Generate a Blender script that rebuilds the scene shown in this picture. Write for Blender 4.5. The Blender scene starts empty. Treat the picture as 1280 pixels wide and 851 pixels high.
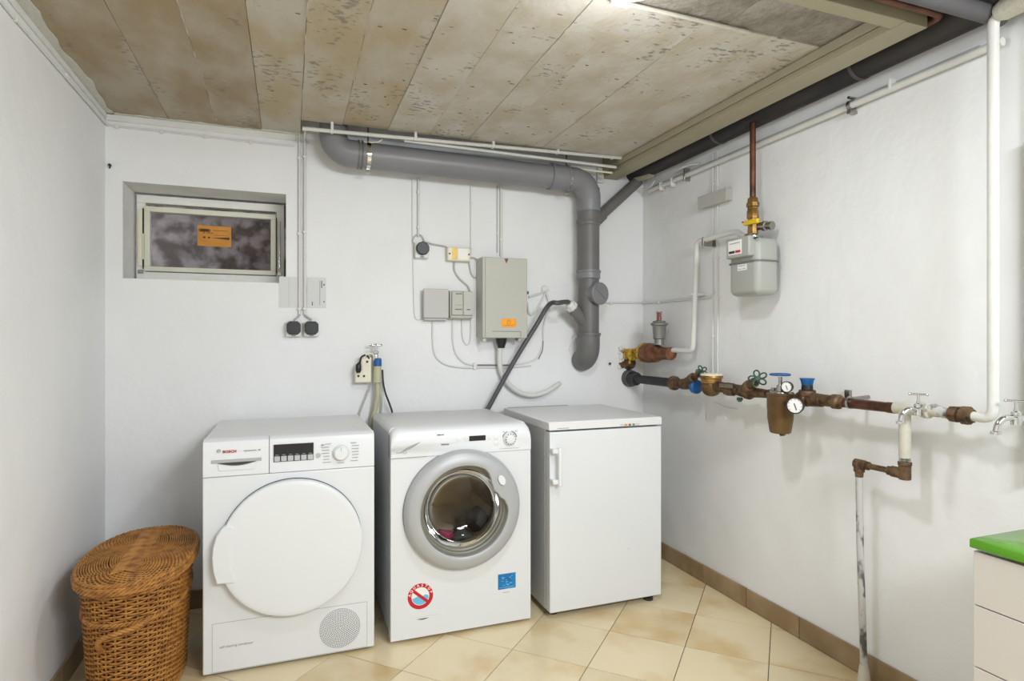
import bpy, math, random
from mathutils import Vector, Matrix
random.seed(7)
PI = math.pi
scn = bpy.context.scene
COL = scn.collection

# ------------------------------------------------------------------ camera
FPX, YAW, CAMH = 750.0, math.atan(278/750.0), 1.20
cam_d = bpy.data.cameras.new('camera')
cam_d.sensor_width = 36.0
cam_d.lens = 36.0*FPX/1280.0
cam_d.clip_start = 0.02
cam = bpy.data.objects.new('camera', cam_d)
cam.location = (0, 0, CAMH)
cam.rotation_euler = (PI/2, 0, -YAW)
COL.objects.link(cam)
scn.camera = cam

# ------------------------------------------------------------------ world
world = bpy.data.worlds.new('overcast_sky')
scn.world = world
world.use_nodes = True
wb = world.node_tree.nodes['Background']
wb.inputs[0].default_value = (0.92, 0.95, 1.0, 1)
wb.inputs[1].default_value = 5.0

# ------------------------------------------------------------------ lights
def lamp(name, kind, loc, power, size, color=(1, 1, 1), rot=(0, 0, 0), size_y=None):
    d = bpy.data.lights.new(name, kind)
    d.energy = power
    d.color = color
    if kind == 'AREA':
        d.shape = 'RECTANGLE' if size_y else 'DISK'
        d.size = size
        if size_y:
            d.size_y = size_y
    else:
        d.shadow_soft_size = size
    o = bpy.data.objects.new(name, d)
    o.location = loc
    o.rotation_euler = rot
    COL.objects.link(o)
    return o
LAMP = Vector((0.86, 1.377, 2.175))            # bulkhead lamp just above the frame
lamp('ceiling_lamp_bulb', 'AREA', (LAMP.x, LAMP.y, 2.105), 8, 0.16, (0.94, 0.972, 1.0))
lamp('ceiling_lamp_glow', 'POINT', (LAMP.x, LAMP.y, 1.995), 4.0, 0.09, (0.94, 0.972, 1.0))
lamp('rear_fill_light', 'AREA', (1.05, -0.75, 2.02), 66, 1.1, (0.93, 0.965, 1.0), (math.radians(48), 0, math.radians(22)), 0.5)  # added fill light behind the camera, not a known lamp of the room

scn.view_settings.view_transform = 'Standard'
scn.view_settings.look = 'None'
scn.view_settings.gamma = 1.0
scn.view_settings.use_curve_mapping = False
scn.view_settings.exposure = 0.10

# ------------------------------------------------------------------ survey: sight lines of the photo met with real planes
RX, LX, BY = 1.933, -0.741, 3.017           # right wall, left wall, back wall
SLAB = 2.175
_s, _c = math.sin(YAW), math.cos(YAW)
def ray(u, v):
    a = u-640.0
    return Vector((_s*FPX+_c*a, _c*FPX-_s*a, 425.5-v))
def FY(u, v, y):
    r = ray(u, v); t = y/r.y
    return Vector((r.x*t, y, CAMH+r.z*t))
def FX(u, v, x):
    r = ray(u, v); t = x/r.x
    return Vector((x, r.y*t, CAMH+r.z*t))
def FZ(u, v, z):
    r = ray(u, v); t = (z-CAMH)/r.z
    return Vector((r.x*t, r.y*t, z))
def BW(u, v, o=0.0): return FY(u, v, BY-o)
def RW(u, v, o=0.0): return FX(u, v, RX-o)

# ------------------------------------------------------------------ materials
def rgb(r, g, b):
    f = lambda c: ((c/255.0+0.055)/1.055)**2.4 if c/255.0 > 0.04045 else c/255.0/12.92
    return (f(r), f(g), f(b), 1)
MATS = {}
def mat(name, col, rough=0.5, metal=0.0, var=0.0, vscale=8.0, bump=0.0, bscale=60.0, col2=None,
        trans=0.0, emit=None, coat=0.0, rnd=0.0, spec=None, ior=None, stretch=None, coords='Object', ramp=(0.35, 0.65), speck=0.0):
    if name in MATS:
        return MATS[name]
    m = bpy.data.materials.new(name)
    m.use_nodes = True
    nt = m.node_tree
    b = nt.nodes['Principled BSDF']
    b.inputs['Base Color'].default_value = col
    b.inputs['Roughness'].default_value = rough
    b.inputs['Metallic'].default_value = metal
    if coat: b.inputs['Coat Weight'].default_value = coat
    if trans: b.inputs['Transmission Weight'].default_value = trans
    if spec is not None: b.inputs['Specular IOR Level'].default_value = spec
    if ior: b.inputs['IOR'].default_value = ior
    if emit:
        b.inputs['Emission Color'].default_value = emit[0]
        b.inputs['Emission Strength'].default_value = emit[1]
    tc = nt.nodes.new('ShaderNodeTexCoord')
    mp = nt.nodes.new('ShaderNodeMapping')
    nt.links.new(tc.outputs[coords], mp.inputs['Vector'])
    if stretch: mp.inputs['Scale'].default_value = stretch
    vec = mp.outputs['Vector']
    if rnd:
        oi = nt.nodes.new('ShaderNodeObjectInfo')
        mul = nt.nodes.new('ShaderNodeVectorMath'); mul.operation = 'SCALE'
        nt.links.new(oi.outputs['Random'], mul.inputs[0]); mul.inputs['Scale'].default_value = 37.0
        ad = nt.nodes.new('ShaderNodeVectorMath'); ad.operation = 'ADD'
        nt.links.new(vec, ad.inputs[0]); nt.links.new(mul.outputs[0], ad.inputs[1])
        vec = ad.outputs[0]
    if var or col2:
        n = nt.nodes.new('ShaderNodeTexNoise')
        n.inputs['Scale'].default_value = vscale
        n.inputs['Detail'].default_value = 5
        nt.links.new(vec, n.inputs['Vector'])
        r = nt.nodes.new('ShaderNodeValToRGB')
        c2 = col2 or tuple([max(0, c*(1-var)) for c in col[:3]]+[1])
        r.color_ramp.elements[0].color = c2
        r.color_ramp.elements[1].color = col
        r.color_ramp.elements[0].position = ramp[0]
        r.color_ramp.elements[1].position = ramp[1]
        nt.links.new(n.outputs['Fac'], r.inputs['Fac'])
        out = r.outputs['Color']
        if rnd:
            hs = nt.nodes.new('ShaderNodeHueSaturation')
            mr = nt.nodes.new('ShaderNodeMapRange')
            mr.inputs['To Min'].default_value = 1-rnd*0.5
            mr.inputs['To Max'].default_value = 1+rnd*0.5
            nt.links.new(oi.outputs['Random'], mr.inputs['Value'])
            nt.links.new(mr.outputs[0], hs.inputs['Value'])
            nt.links.new(out, hs.inputs['Color'])
            out = hs.outputs['Color']
        if speck:
            mp3 = nt.nodes.new('ShaderNodeMapping'); mp3.inputs['Scale'].default_value = (0.45, 1.25, 1.0)
            nt.links.new(vec, mp3.inputs['Vector'])
            n3 = nt.nodes.new('ShaderNodeTexNoise'); n3.inputs['Scale'].default_value = 75; n3.inputs['Detail'].default_value = 2
            nt.links.new(mp3.outputs[0], n3.inputs['Vector'])
            n4 = nt.nodes.new('ShaderNodeTexNoise'); n4.inputs['Scale'].default_value = 5
            nt.links.new(vec, n4.inputs['Vector'])
            mm = nt.nodes.new('ShaderNodeMath'); mm.operation = 'MULTIPLY'
            nt.links.new(n3.outputs['Fac'], mm.inputs[0]); nt.links.new(n4.outputs['Fac'], mm.inputs[1])
            r3 = nt.nodes.new('ShaderNodeMapRange'); r3.inputs['From Min'].default_value = 0.345; r3.inputs['From Max'].default_value = 0.41
            r3.inputs['To Min'].default_value = 0.0; r3.inputs['To Max'].default_value = speck
            nt.links.new(mm.outputs[0], r3.inputs['Value'])
            mx = nt.nodes.new('ShaderNodeMixRGB'); mx.inputs['Color2'].default_value = tuple([c*0.35 for c in col[:3]]+[1])
            nt.links.new(r3.outputs[0], mx.inputs['Fac']); nt.links.new(out, mx.inputs['Color1'])
            out = mx.outputs[0]
        nt.links.new(out, b.inputs['Base Color'])
    if bump:
        n2 = nt.nodes.new('ShaderNodeTexNoise')
        n2.inputs['Scale'].default_value = bscale
        n2.inputs['Detail'].default_value = 4
        nt.links.new(vec, n2.inputs['Vector'])
        bp = nt.nodes.new('ShaderNodeBump')
        bp.inputs['Strength'].default_value = bump
        bp.inputs['Distance'].default_value = 0.01
        nt.links.new(n2.outputs['Fac'], bp.inputs['Height'])
        nt.links.new(bp.outputs['Normal'], b.inputs['Normal'])
    MATS[name] = m
    return m

M_wall = mat('wall_paint', rgb(236, 237, 238), 0.75, var=0.045, vscale=2.6, bump=0.5, bscale=10)
M_trimwhite = mat('white_trim_paint', rgb(226, 226, 222), 0.5, var=0.05, vscale=9, bump=0.15, bscale=30)
M_grout = mat('grout', rgb(92, 80, 62), 0.9, var=0.2, vscale=30)
M_tile = mat('floor_tile', rgb(226, 210, 174), 0.28, col2=rgb(208, 180, 130), vscale=4.2, rnd=0.10, ramp=(0.30, 0.52), bump=0.05, bscale=40)
M_skirt = mat('skirting_tile', rgb(166, 144, 112), 0.35, col2=rgb(140, 116, 84), vscale=7, rnd=0.12)
M_white = mat('appliance_white', rgb(225, 228, 231), 0.28, coat=0.3, var=0.012, vscale=3)
M_white2 = mat('appliance_white_plastic', rgb(227, 230, 233), 0.35, var=0.01, vscale=3)
M_whitetop = mat('appliance_top', rgb(228, 229, 229), 0.4, var=0.02, vscale=5)
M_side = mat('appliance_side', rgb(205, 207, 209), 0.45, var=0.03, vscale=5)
M_black = mat('black_plastic', rgb(28, 29, 32), 0.35, var=0.1, vscale=20)
M_socketcap = mat('socket_cap_plastic', rgb(38, 41, 48), 0.45, var=0.15, vscale=20)
M_gap = mat('dark_gap', rgb(26, 26, 26), 0.9, var=0.1)
M_rubber = mat('dark_rubber', rgb(48, 48, 50), 0.6, var=0.15, vscale=15)
M_silver = mat('silver_plastic', rgb(180, 182, 185), 0.42, metal=0.15, var=0.03, vscale=6)
M_steel = mat('brushed_steel', rgb(170, 168, 162), 0.25, metal=1.0, var=0.12, vscale=12)
M_chrome = mat('chrome', rgb(215, 215, 215), 0.12, metal=1.0, var=0.06, vscale=20)
M_grey = mat('grey_print', rgb(150, 152, 155), 0.5, var=0.05)
M_dkgrey = mat('dark_grey_print', rgb(86, 88, 92), 0.5, var=0.05)
M_red = mat('red_print', rgb(196, 26, 42), 0.4, var=0.05)
M_bosch = mat('dark_red_print', rgb(176, 30, 42), 0.4, var=0.05)
M_blue = mat('blue_sticker', rgb(24, 138, 200), 0.4, col2=rgb(12, 100, 172), vscale=30)
M_ltblue = mat('light_blue_print', rgb(110, 190, 230), 0.4, var=0.05)
M_paper = mat('white_paper', rgb(240, 240, 238), 0.6, var=0.02)
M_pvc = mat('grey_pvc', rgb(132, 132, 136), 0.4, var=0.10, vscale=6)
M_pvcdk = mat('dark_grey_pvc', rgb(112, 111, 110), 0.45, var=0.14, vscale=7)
M_hose = mat('drain_hose_rubber', rgb(84, 84, 88), 0.45, var=0.1, vscale=20)
M_boxgrey = mat('grey_enclosure', rgb(186, 186, 176), 0.5, var=0.03, vscale=5)
M_boxlight = mat('light_grey_enclosure', rgb(190, 189, 183), 0.5, var=0.03, vscale=5)
M_cream = mat('cream_plastic', rgb(232, 226, 204), 0.45, var=0.05, vscale=20)
M_orange = mat('orange_sticker', rgb(250, 170, 20), 0.5, col2=rgb(240, 150, 10), vscale=60)
M_card = mat('orange_card', rgb(214, 150, 60), 0.6, col2=rgb(196, 130, 46), vscale=12)
M_concrete = mat('ceiling_concrete', rgb(200, 196, 187), 0.85, col2=rgb(187, 178, 160), vscale=8, bump=0.4, bscale=45, rnd=0.035, speck=0.75, ramp=(0.36, 0.60), stretch=(1.0, 0.7, 1.0))
M_concrete_l = mat('ceiling_concrete_brown', rgb(178, 169, 153), 0.85, col2=rgb(160, 143, 116), vscale=6.0, bump=0.4, bscale=45, rnd=0.04, speck=0.5, ramp=(0.36, 0.62), stretch=(1.0, 0.55, 1.0))
M_concrete_m = mat('ceiling_concrete_tan', rgb(192, 186, 173), 0.85, col2=rgb(180, 165, 137), vscale=6.0, bump=0.4, bscale=45, rnd=0.035, speck=0.65, ramp=(0.36, 0.60), stretch=(1.0, 0.6, 1.0))
M_concrete_n = mat('ceiling_concrete_grey', rgb(160, 155, 147), 0.9, col2=rgb(132, 124, 112), vscale=14, bump=0.8, bscale=60, rnd=0.07)
M_slabdark = mat('unlit_slab_concrete', rgb(86, 76, 66), 0.95, var=0.3, vscale=9, bump=0.4)  # dark colour stands in for the unlit gap above the boards
M_mortar = mat('mortar_smear', rgb(206, 200, 186), 0.9, var=0.15, vscale=40, bump=0.5)
M_beige = mat('beige_casing', rgb(166, 158, 134), 0.55, var=0.05, vscale=3)
M_iron = mat('cast_iron', rgb(30, 29, 31), 0.6, col2=rgb(58, 52, 50), vscale=11, bump=0.4, bscale=40, ramp=(0.30, 0.55), stretch=(1, .25, 1))
M_copper = mat('aged_copper', rgb(112, 73, 55), 0.4, metal=0.7, col2=rgb(56, 38, 33), vscale=14, ramp=(0.3, 0.6))
M_brass = mat('brass', rgb(168, 132, 72), 0.35, metal=0.7, col2=rgb(108, 78, 40), vscale=22)
M_bronze = mat('bronze_housing', rgb(124, 97, 60), 0.42, metal=0.55, col2=rgb(92, 70, 43), vscale=9)
M_rust = mat('rusty_brass', rgb(120, 94, 64), 0.55, metal=0.4, col2=rgb(66, 48, 36), vscale=34, bump=0.4, bscale=80)
M_rustred = mat('rusty_red_metal', rgb(150, 98, 64), 0.5, metal=0.4, col2=rgb(92, 58, 42), vscale=30, bump=0.4, bscale=80)
M_whitepipe = mat('white_painted_pipe', rgb(220, 220, 216), 0.45, var=0.07, vscale=10, bump=0.15)
M_creampipe = mat('cream_painted_pipe', rgb(206, 202, 188), 0.55, var=0.14, vscale=16, bump=0.3)
M_oldpipe = mat('peeling_white_pipe', rgb(190, 190, 188), 0.6, col2=rgb(92, 90, 88), vscale=30, ramp=(0.40, 0.50), bump=0.4, stretch=(1, 1, .5))
M_cable = mat('white_cable', rgb(222, 222, 219), 0.55, var=0.04, vscale=10)
M_cablegrey = mat('grey_cable', rgb(184, 184, 182), 0.55, var=0.06, vscale=10)
M_green = mat('green_cast_wheel', rgb(34, 84, 62), 0.45, col2=rgb(24, 50, 38), vscale=40)
M_bluepl = mat('blue_plastic', rgb(18, 92, 158), 0.35, var=0.12, vscale=20)
M_bluewheel = mat('blue_wheel', rgb(40, 92, 150), 0.4, var=0.2, vscale=30)
M_yellow = mat('yellow_paint', rgb(232, 196, 24), 0.4, var=0.1, vscale=30)
M_yellowold = mat('worn_yellow_paint', rgb(222, 186, 56), 0.5, col2=rgb(150, 112, 46), vscale=60)
M_meter = mat('gas_meter_grey', rgb(170, 172, 166), 0.4, var=0.04, vscale=6)
M_regul = mat('regulator_metal', rgb(150, 150, 146), 0.35, metal=0.6, var=0.15, vscale=15)
M_olive = mat('olive_hose', rgb(190, 188, 156), 0.5, var=0.08, vscale=20)
M_basin = mat('green_basin', rgb(82, 146, 14), 0.2, coat=0.3, var=0.06, vscale=4)
M_drawer = mat('beige_drawer_front', rgb(214, 210, 205), 0.35, var=0.02, vscale=3)
M_wick = mat('wicker', rgb(182, 128, 60), 0.5, col2=rgb(134, 82, 36), vscale=34, ramp=(0.30, 0.60), bump=0.2, bscale=120)
M_wickdk = mat('wicker_gap_shade', rgb(44, 26, 12), 0.9, var=0.3, vscale=20)  # near-black tone paints the shade between the wicker strands
M_sash = mat('window_frame_paint', rgb(236, 237, 232), 0.5, var=0.06, vscale=18, bump=0.15)
M_sash2 = mat('window_sash_paint', rgb(224, 224, 208), 0.5, var=0.06, vscale=18)
M_reveal = mat('reveal_plaster', rgb(230, 230, 227), 0.85, var=0.10, vscale=7, bump=0.3)
M_shaft = mat('shaft_concrete', rgb(158, 148, 146), 0.9, col2=rgb(84, 72, 66), vscale=13, ramp=(0.42, 0.60), bump=0.4)
M_pink = mat('pink_cloth', rgb(196, 60, 120), 0.9, var=0.3, vscale=30)
M_slate = mat('slate_cloth', rgb(90, 100, 110), 0.9, var=0.3, vscale=30)
M_darkcloth = mat('dark_cloth', rgb(42, 30, 30), 0.9, var=0.4, vscale=20)
M_drum = mat('washer_drum_steel', rgb(186, 168, 140), 0.35, metal=0.6, var=0.25, vscale=7)
M_opal = mat('opal_lamp_glass', rgb(250, 248, 240), 0.4, emit=(rgb(255, 248, 236), 1.5), var=0.01)
def glass_mat(name, tint, rough=0.02, alpha=0.12):
    m = bpy.data.materials.new(name); m.use_nodes = True
    nt = m.node_tree; nt.nodes.clear()
    o = nt.nodes.new('ShaderNodeOutputMaterial'); mx = nt.nodes.new('ShaderNodeMixShader')
    t = nt.nodes.new('ShaderNodeBsdfTransparent'); t.inputs[0].default_value = tint
    g = nt.nodes.new('ShaderNodeBsdfGlossy'); g.inputs['Roughness'].default_value = rough
    lw = nt.nodes.new('ShaderNodeFresnel'); lw.inputs['IOR'].default_value = 1.5
    nt.links.new(lw.outputs[0], mx.inputs[0]); nt.links.new(t.outputs[0], mx.inputs[1]); nt.links.new(g.outputs[0], mx.inputs[2])
    nt.links.new(mx.outputs[0], o.inputs[0])
    return m
M_glass = glass_mat('window_glass', (0.88, 0.88, 0.90, 1))
M_doorglass = glass_mat('washer_door_glass', (0.74, 0.70, 0.62, 1))

# ------------------------------------------------------------------ builders
ORG = {}
def tag(o, label=None, cat=None, group=None, kind=None):
    if label: o['label'] = label
    if cat: o['category'] = cat
    if group: o['group'] = group
    if kind: o['kind'] = kind
    return o
def thing(name, loc, label, cat, group=None):
    o = bpy.data.objects.new(name, None)
    o.empty_display_size = 0.05
    o.location = loc
    COL.objects.link(o)
    ORG[o] = Vector(loc)
    return tag(o, label, cat, group)

def frame_of(d):
    d = Vector(d).normalized()
    h = Vector((0, 0, 1)) if abs(d.z) < 0.9 else Vector((1, 0, 0))
    a = d.cross(h).normalized(); b = d.cross(a).normalized()
    return a, b, d
def smooth_path(pts, n=6, closed=False):
    pts = [Vector(p) for p in pts]
    if len(pts) < 3: return pts
    out = []
    N = len(pts)
    rng = range(N) if closed else range(N-1)
    for i in rng:
        if closed:
            p0, p1, p2, p3 = pts[(i-1) % N], pts[i], pts[(i+1) % N], pts[(i+2) % N]
        else:
            p1, p2 = pts[i], pts[i+1]
            p0 = pts[i-1] if i else p1*2-p2
            p3 = pts[i+2] if i+2 < N else p2*2-p1
        for k in range(n):
            t = k/n
            out.append(0.5*((2*p1)+(p2-p0)*t+(2*p0-5*p1+4*p2-p3)*t*t+(3*p1-p0-3*p2+p3)*t**3))
    if not closed: out.append(pts[-1])
    return out
def corner_path(pts, r, n=5):
    """straight runs with rounded corners of radius about r"""
    pts = [Vector(p) for p in pts]
    out = [pts[0]]
    for i in range(1, len(pts)-1):
        a, b, c = pts[i-1], pts[i], pts[i+1]
        d1 = (a-b); d2 = (c-b)
        q = min(r, d1.length*0.49, d2.length*0.49)
        s = b+d1.normalized()*q; e = b+d2.normalized()*q
        for k in range(n+1):
            t = k/n
            out.append(s*(1-t)**2+b*2*t*(1-t)+e*t*t)
    out.append(pts[-1])
    return out

class MB:
    def __init__(s): s.v = []; s.f = []
    def add(s, vs, fs):
        o = len(s.v)
        s.v += [Vector(p) for p in vs]
        s.f += [tuple(i+o for i in f) for f in fs]
        return s
    def box(s, x0, x1, y0, y1, z0, z1):
        vs = [(x, y, z) for x in (x0, x1) for y in (y0, y1) for z in (z0, z1)]
        return s.add(vs, [(0, 1, 3, 2), (4, 6, 7, 5), (0, 4, 5, 1), (2, 3, 7, 6), (0, 2, 6, 4), (1, 5, 7, 3)])
    def obox(s, c, ax, ay, az, hx, hy, hz):
        c = Vector(c); ax, ay, az = Vector(ax), Vector(ay), Vector(az)
        vs = [c+ax*hx*i+ay*hy*j+az*hz*k for i in (-1, 1) for j in (-1, 1) for k in (-1, 1)]
        return s.add(vs, [(0, 1, 3, 2), (4, 6, 7, 5), (0, 4, 5, 1), (2, 3, 7, 6), (0, 2, 6, 4), (1, 5, 7, 3)])
    def tube(s, path, r, seg=10, closed=False, caps=True):
        path = [Vector(p) for p in path]
        n = len(path)
        rr = r if isinstance(r, (list, tuple)) else [r]*n
        a = None
        rings = []
        for i, p in enumerate(path):
            if closed: d = path[(i+1) % n]-path[(i-1) % n]
            else: d = path[min(i+1, n-1)]-path[max(i-1, 0)]
            if d.length < 1e-9: d = Vector((0, 0, 1))
            d.normalize()
            if a is None: a, b, _ = frame_of(d)
            else:
                a = (a-d*a.dot(d))
                if a.length < 1e-6: a = frame_of(d)[0]
                a.normalize(); b = d.cross(a)
            rings.append([p+(a*math.cos(2*PI*k/seg)+b*math.sin(2*PI*k/seg))*rr[i] for k in range(seg)])
        vs = [q for g in rings for q in g]
        fs = []
        m = n if closed else n-1
        for i in range(m):
            j = (i+1) % n
            for k in range(seg):
                l = (k+1) % seg
                fs.append((i*seg+k, i*seg+l, j*seg+l, j*seg+k))
        if caps and not closed:
            fs.append(tuple(range(seg-1, -1, -1)))
            fs.append(tuple((n-1)*seg+k for k in range(seg)))
        return s.add(vs, fs)
    def cyl(s, p0, p1, r, r1=None, seg=20):
        return s.tube([p0, p1], [r, r if r1 is None else r1], seg)
    def lathe(s, p0, d, prof, seg=24, caps=True):
        a, b, d = frame_of(d); p0 = Vector(p0)
        vs = [p0+d*t+(a*math.cos(2*PI*k/seg)+b*math.sin(2*PI*k/seg))*max(r, 1e-5) for t, r in prof for k in range(seg)]
        n = len(prof)
        fs = [(i*seg+k, i*seg+(k+1) % seg, (i+1)*seg+(k+1) % seg, (i+1)*seg+k) for i in range(n-1) for k in range(seg)]
        if caps:
            fs.append(tuple(range(seg-1, -1, -1)))
            fs.append(tuple((n-1)*seg+k for k in range(seg)))
        return s.add(vs, fs)
    def sphere(s, c, r, sx=1, sy=1, sz=1, seg=16, rings=10):
        c = Vector(c)
        vs = []; fs = []
        for i in range(rings+1):
            th = PI*i/rings
            for k in range(seg):
                ph = 2*PI*k/seg
                vs.append(c+Vector((sx*r*math.sin(th)*math.cos(ph), sy*r*math.sin(th)*math.sin(ph), sz*r*math.cos(th))))
        for i in range(rings):
            for k in range(seg):
                fs.append((i*seg+k, (i+1)*seg+k, (i+1)*seg+(k+1) % seg, i*seg+(k+1) % seg))
        return s.add(vs, fs)
    def poly(s, pts, d):
        """extrude a closed outline by vector d"""
        pts = [Vector(p) for p in pts]; n = len(pts); d = Vector(d)
        return s.add(pts+[p+d for p in pts], [tuple(range(n)), tuple(range(2*n-1, n-1, -1))]+[(i, (i+1) % n, n+(i+1) % n, n+i) for i in range(n)])
    def ring(s, c, a, b, r0, r1, d, seg=48, a0=0, a1=2*PI):
        """flat annulus (sector) spanned by a,b, thickness vector d"""
        c, a, b, d = Vector(c), Vector(a), Vector(b), Vector(d)
        full = abs(a1-a0-2*PI) < 1e-6
        n = seg if full else seg+1
        vs = []
        for k in range(n):
            t = a0+(a1-a0)*k/seg
            e = a*math.cos(t)+b*math.sin(t)
            vs += [c+e*r0, c+e*r1, c+e*r0+d, c+e*r1+d]
        fs = []
        for k in range(seg):
            i = 4*k; j = 4*((k+1) % n)
            fs += [(i, i+1, j+1, j), (i+2, j+2, j+3, i+3), (i, j, j+2, i+2), (i+1, i+3, j+3, j+1)]
        return s.add(vs, fs)
    def build(s, name, material, parent=None, smooth=True, bevel=0.0, segs=2, origin=None, label=None, kind=None, angle=35):
        if parent is not None: o0 = ORG[parent]
        elif origin is not None: o0 = Vector(origin)
        else:
            xs = [p.x for p in s.v]; ys = [p.y for p in s.v]; zs = [p.z for p in s.v]
            o0 = Vector(((min(xs)+max(xs))/2, (min(ys)+max(ys))/2, min(zs)))
        me = bpy.data.meshes.new(name)
        me.from_pydata([tuple(p-o0) for p in s.v], [], s.f)
        me.validate()
        import bmesh
        bm = bmesh.new(); bm.from_mesh(me)
        bmesh.ops.recalc_face_normals(bm, faces=bm.faces)
        bm.to_mesh(me); bm.free()
        if material: me.materials.append(material)
        if smooth:
            me.shade_smooth()
            me.set_sharp_from_angle(angle=math.radians(angle))
        o = bpy.data.objects.new(name, me)
        COL.objects.link(o)
        if parent is not None:
            o.parent = parent
            ORG[o] = o0
        else:
            o.location = o0
            ORG[o] = o0
        if bevel:
            b = o.modifiers.new('edge', 'BEVEL'); b.width = bevel; b.segments = segs; b.limit_method = 'ANGLE'; b.angle_limit = math.radians(50)
            b.harden_normals = False
        if label: o['label'] = label
        if kind: o['kind'] = kind
        return o

def box(name, m, b, parent=None, bevel=0.0, **k):
    return MB().box(*b).build(name, m, parent, bevel=bevel, **k)
def text(s, size, p, m, parent, name='lettering', ax=(1, 0, 0), up=(0, 0, 1), depth=0.0006, bold=0.0, align='LEFT', sx=1.0):
    cu = bpy.data.curves.new('tmp', 'FONT'); cu.body = s; cu.size = size; cu.extrude = depth; cu.offset = bold; cu.align_x = align
    cu.resolution_u = 2
    o = bpy.data.objects.new('tmp', cu); COL.objects.link(o)
    dg = bpy.context.evaluated_depsgraph_get()
    me = bpy.data.meshes.new_from_object(o.evaluated_get(dg))
    bpy.data.objects.remove(o); bpy.data.curves.remove(cu)
    ax = Vector(ax).normalized(); up = Vector(up).normalized(); nn = ax.cross(up)
    p = Vector(p)-ORG[parent]
    for v in me.vertices: v.co = p+ax*v.co.x*sx+up*v.co.y+nn*v.co.z
    me.materials.clear(); me.materials.append(m)
    ob = bpy.data.objects.new(name, me); COL.objects.link(ob); ob.parent = parent; ORG[ob] = ORG[parent]
    return ob

X_, Y_, Z_ = Vector((1, 0, 0)), Vector((0, 1, 0)), Vector((0, 0, 1))

# ================================================================== ROOM SHELL
YB = -1.70                                   # wall behind the camera
HX0, HX1, HZ0, HZ1 = -0.678, -0.014, 1.468, 1.890
w = MB()
w.box(LX-0.15, HX0, BY, BY+0.25, -0.05, 2.5)
w.box(HX1, RX+0.15, BY, BY+0.25, -0.05, 2.5)
w.box(HX0, HX1, BY, BY+0.25, -0.05, HZ0)
w.box(HX0, HX1, BY, BY+0.25, HZ1, 2.5)
wall_back = w.build('wall_back', M_wall, origin=(0.6, BY, 0), kind='structure', smooth=False)
box('wall_left', M_wall, (LX-0.15, LX, YB, BY, -0.05, 2.5), kind='structure', smooth=False)
box('wall_right', M_wall, (RX, RX+0.15, YB, BY, -0.05, 2.5), kind='structure', smooth=False)
box('wall_front', M_wall, (LX-0.15, RX+0.15, YB-0.15, YB, -0.05, 2.5), kind='structure', smooth=False)
floor = box('floor', M_grout, (LX-0.15, RX+0.15, YB-0.1, BY+0.2, -0.06, -0.0035), kind='structure', smooth=False)
# floor tiles laid on the diagonal, cut at the walls
import bmesh
PITCH = 0.3030; HD = PITCH/math.sqrt(2)
def tile_mesh(cx, cy, clip):
    g = 0.0022; h = HD-g*1.0
    bm = bmesh.new()
    ct = [(h, 0), (0, h), (-h, 0), (0, -h)]
    top = [bm.verts.new((x, y, 0.0)) for x, y in ct]
    bot = [bm.verts.new((x, y, -0.006)) for x, y in ct]
    bm.faces.new(top); bm.faces.new(bot[::-1])
    for i in range(4): bm.faces.new((top[i], bot[i], bot[(i+1) % 4], top[(i+1) % 4]))
    if clip:
        for co, no in (((RX-0.010-cx, 0, 0), (1, 0, 0)), ((LX+0.010-cx, 0, 0), (-1, 0, 0)), ((0, BY-0.010-cy, 0), (0, 1, 0)), ((0, YB-cy, 0), (0, -1, 0))):
            r = bmesh.ops.bisect_plane(bm, geom=bm.verts[:]+bm.edges[:]+bm.faces[:], plane_co=co, plane_no=no, clear_outer=True)
            ed = [e for e in r['geom_cut'] if isinstance(e, bmesh.types.BMEdge)]
            if ed: bmesh.ops.edgeloop_fill(bm, edges=ed)
    if not bm.verts: bm.free(); return None
    bmesh.ops.recalc_face_normals(bm, faces=bm.faces)
    me = bpy.data.meshes.new('floor_tile'); bm.to_mesh(me); bm.free()
    me.materials.append(M_tile)
    return me
full = tile_mesh(0, 0, False)
N0X, N0Y = 0.811, 2.185                       # a joint crossing seen in the photo
for i in range(-18, 19):
    for j in range(-20, 12):
        if (i+j) % 2 == 0: continue
        cx = N0X+i*HD; cy = N0Y+j*HD
        if cx < LX-HD or cx > RX+HD or cy < YB-HD or cy > BY+HD: continue
        inside = LX+0.01+HD < cx < RX-0.01-HD and YB+HD < cy < BY-0.01-HD
        me = full if inside else tile_mesh(cx, cy, True)
        if me is None: continue
        o = bpy.data.objects.new('floor_tile', me); COL.objects.link(o); o.parent = floor
        o.location = Vector((cx, cy, 0))-ORG[floor]
# skirting tiles
def skirting(name, seq, axis, fixed, sgn, z1):
    base = MB()
    a, b = seq[0], seq[-1]
    if axis == 'Y': base.box(min(fixed, fixed-sgn*0.004), max(fixed, fixed-sgn*0.004), a, b, 0, z1-0.004)
    else: base.box(a, b, min(fixed, fixed-sgn*0.004), max(fixed, fixed-sgn*0.004), 0, z1-0.004)
    bo = base.build(name, M_grout, kind='structure', smooth=False)
    for p, q in zip(seq[:-1], seq[1:]):
        t = 0.0095+random.uniform(0, 0.001)
        lo, hi = sorted((fixed-sgn*0.001, fixed-sgn*t))
        bb = (lo, hi, p+0.002, q-0.002, 0.001, z1+random.uniform(-.001, .001)) if axis == 'Y' else (p+0.002, q-0.002, lo, hi, 0.001, z1)
        box('skirting_tile', M_skirt, bb, bo, bevel=0.001)
ysR = [BY-0.0]; y = 2.762
while y > YB+0.05: ysR.append(y); y -= 0.2995
ysR.append(YB); ysR = ysR[::-1]
skirting('baseboard_right', ysR, 'Y', RX, 1, 0.086)
skirting('baseboard_left', ysR, 'Y', LX, -1, 0.080)
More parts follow.
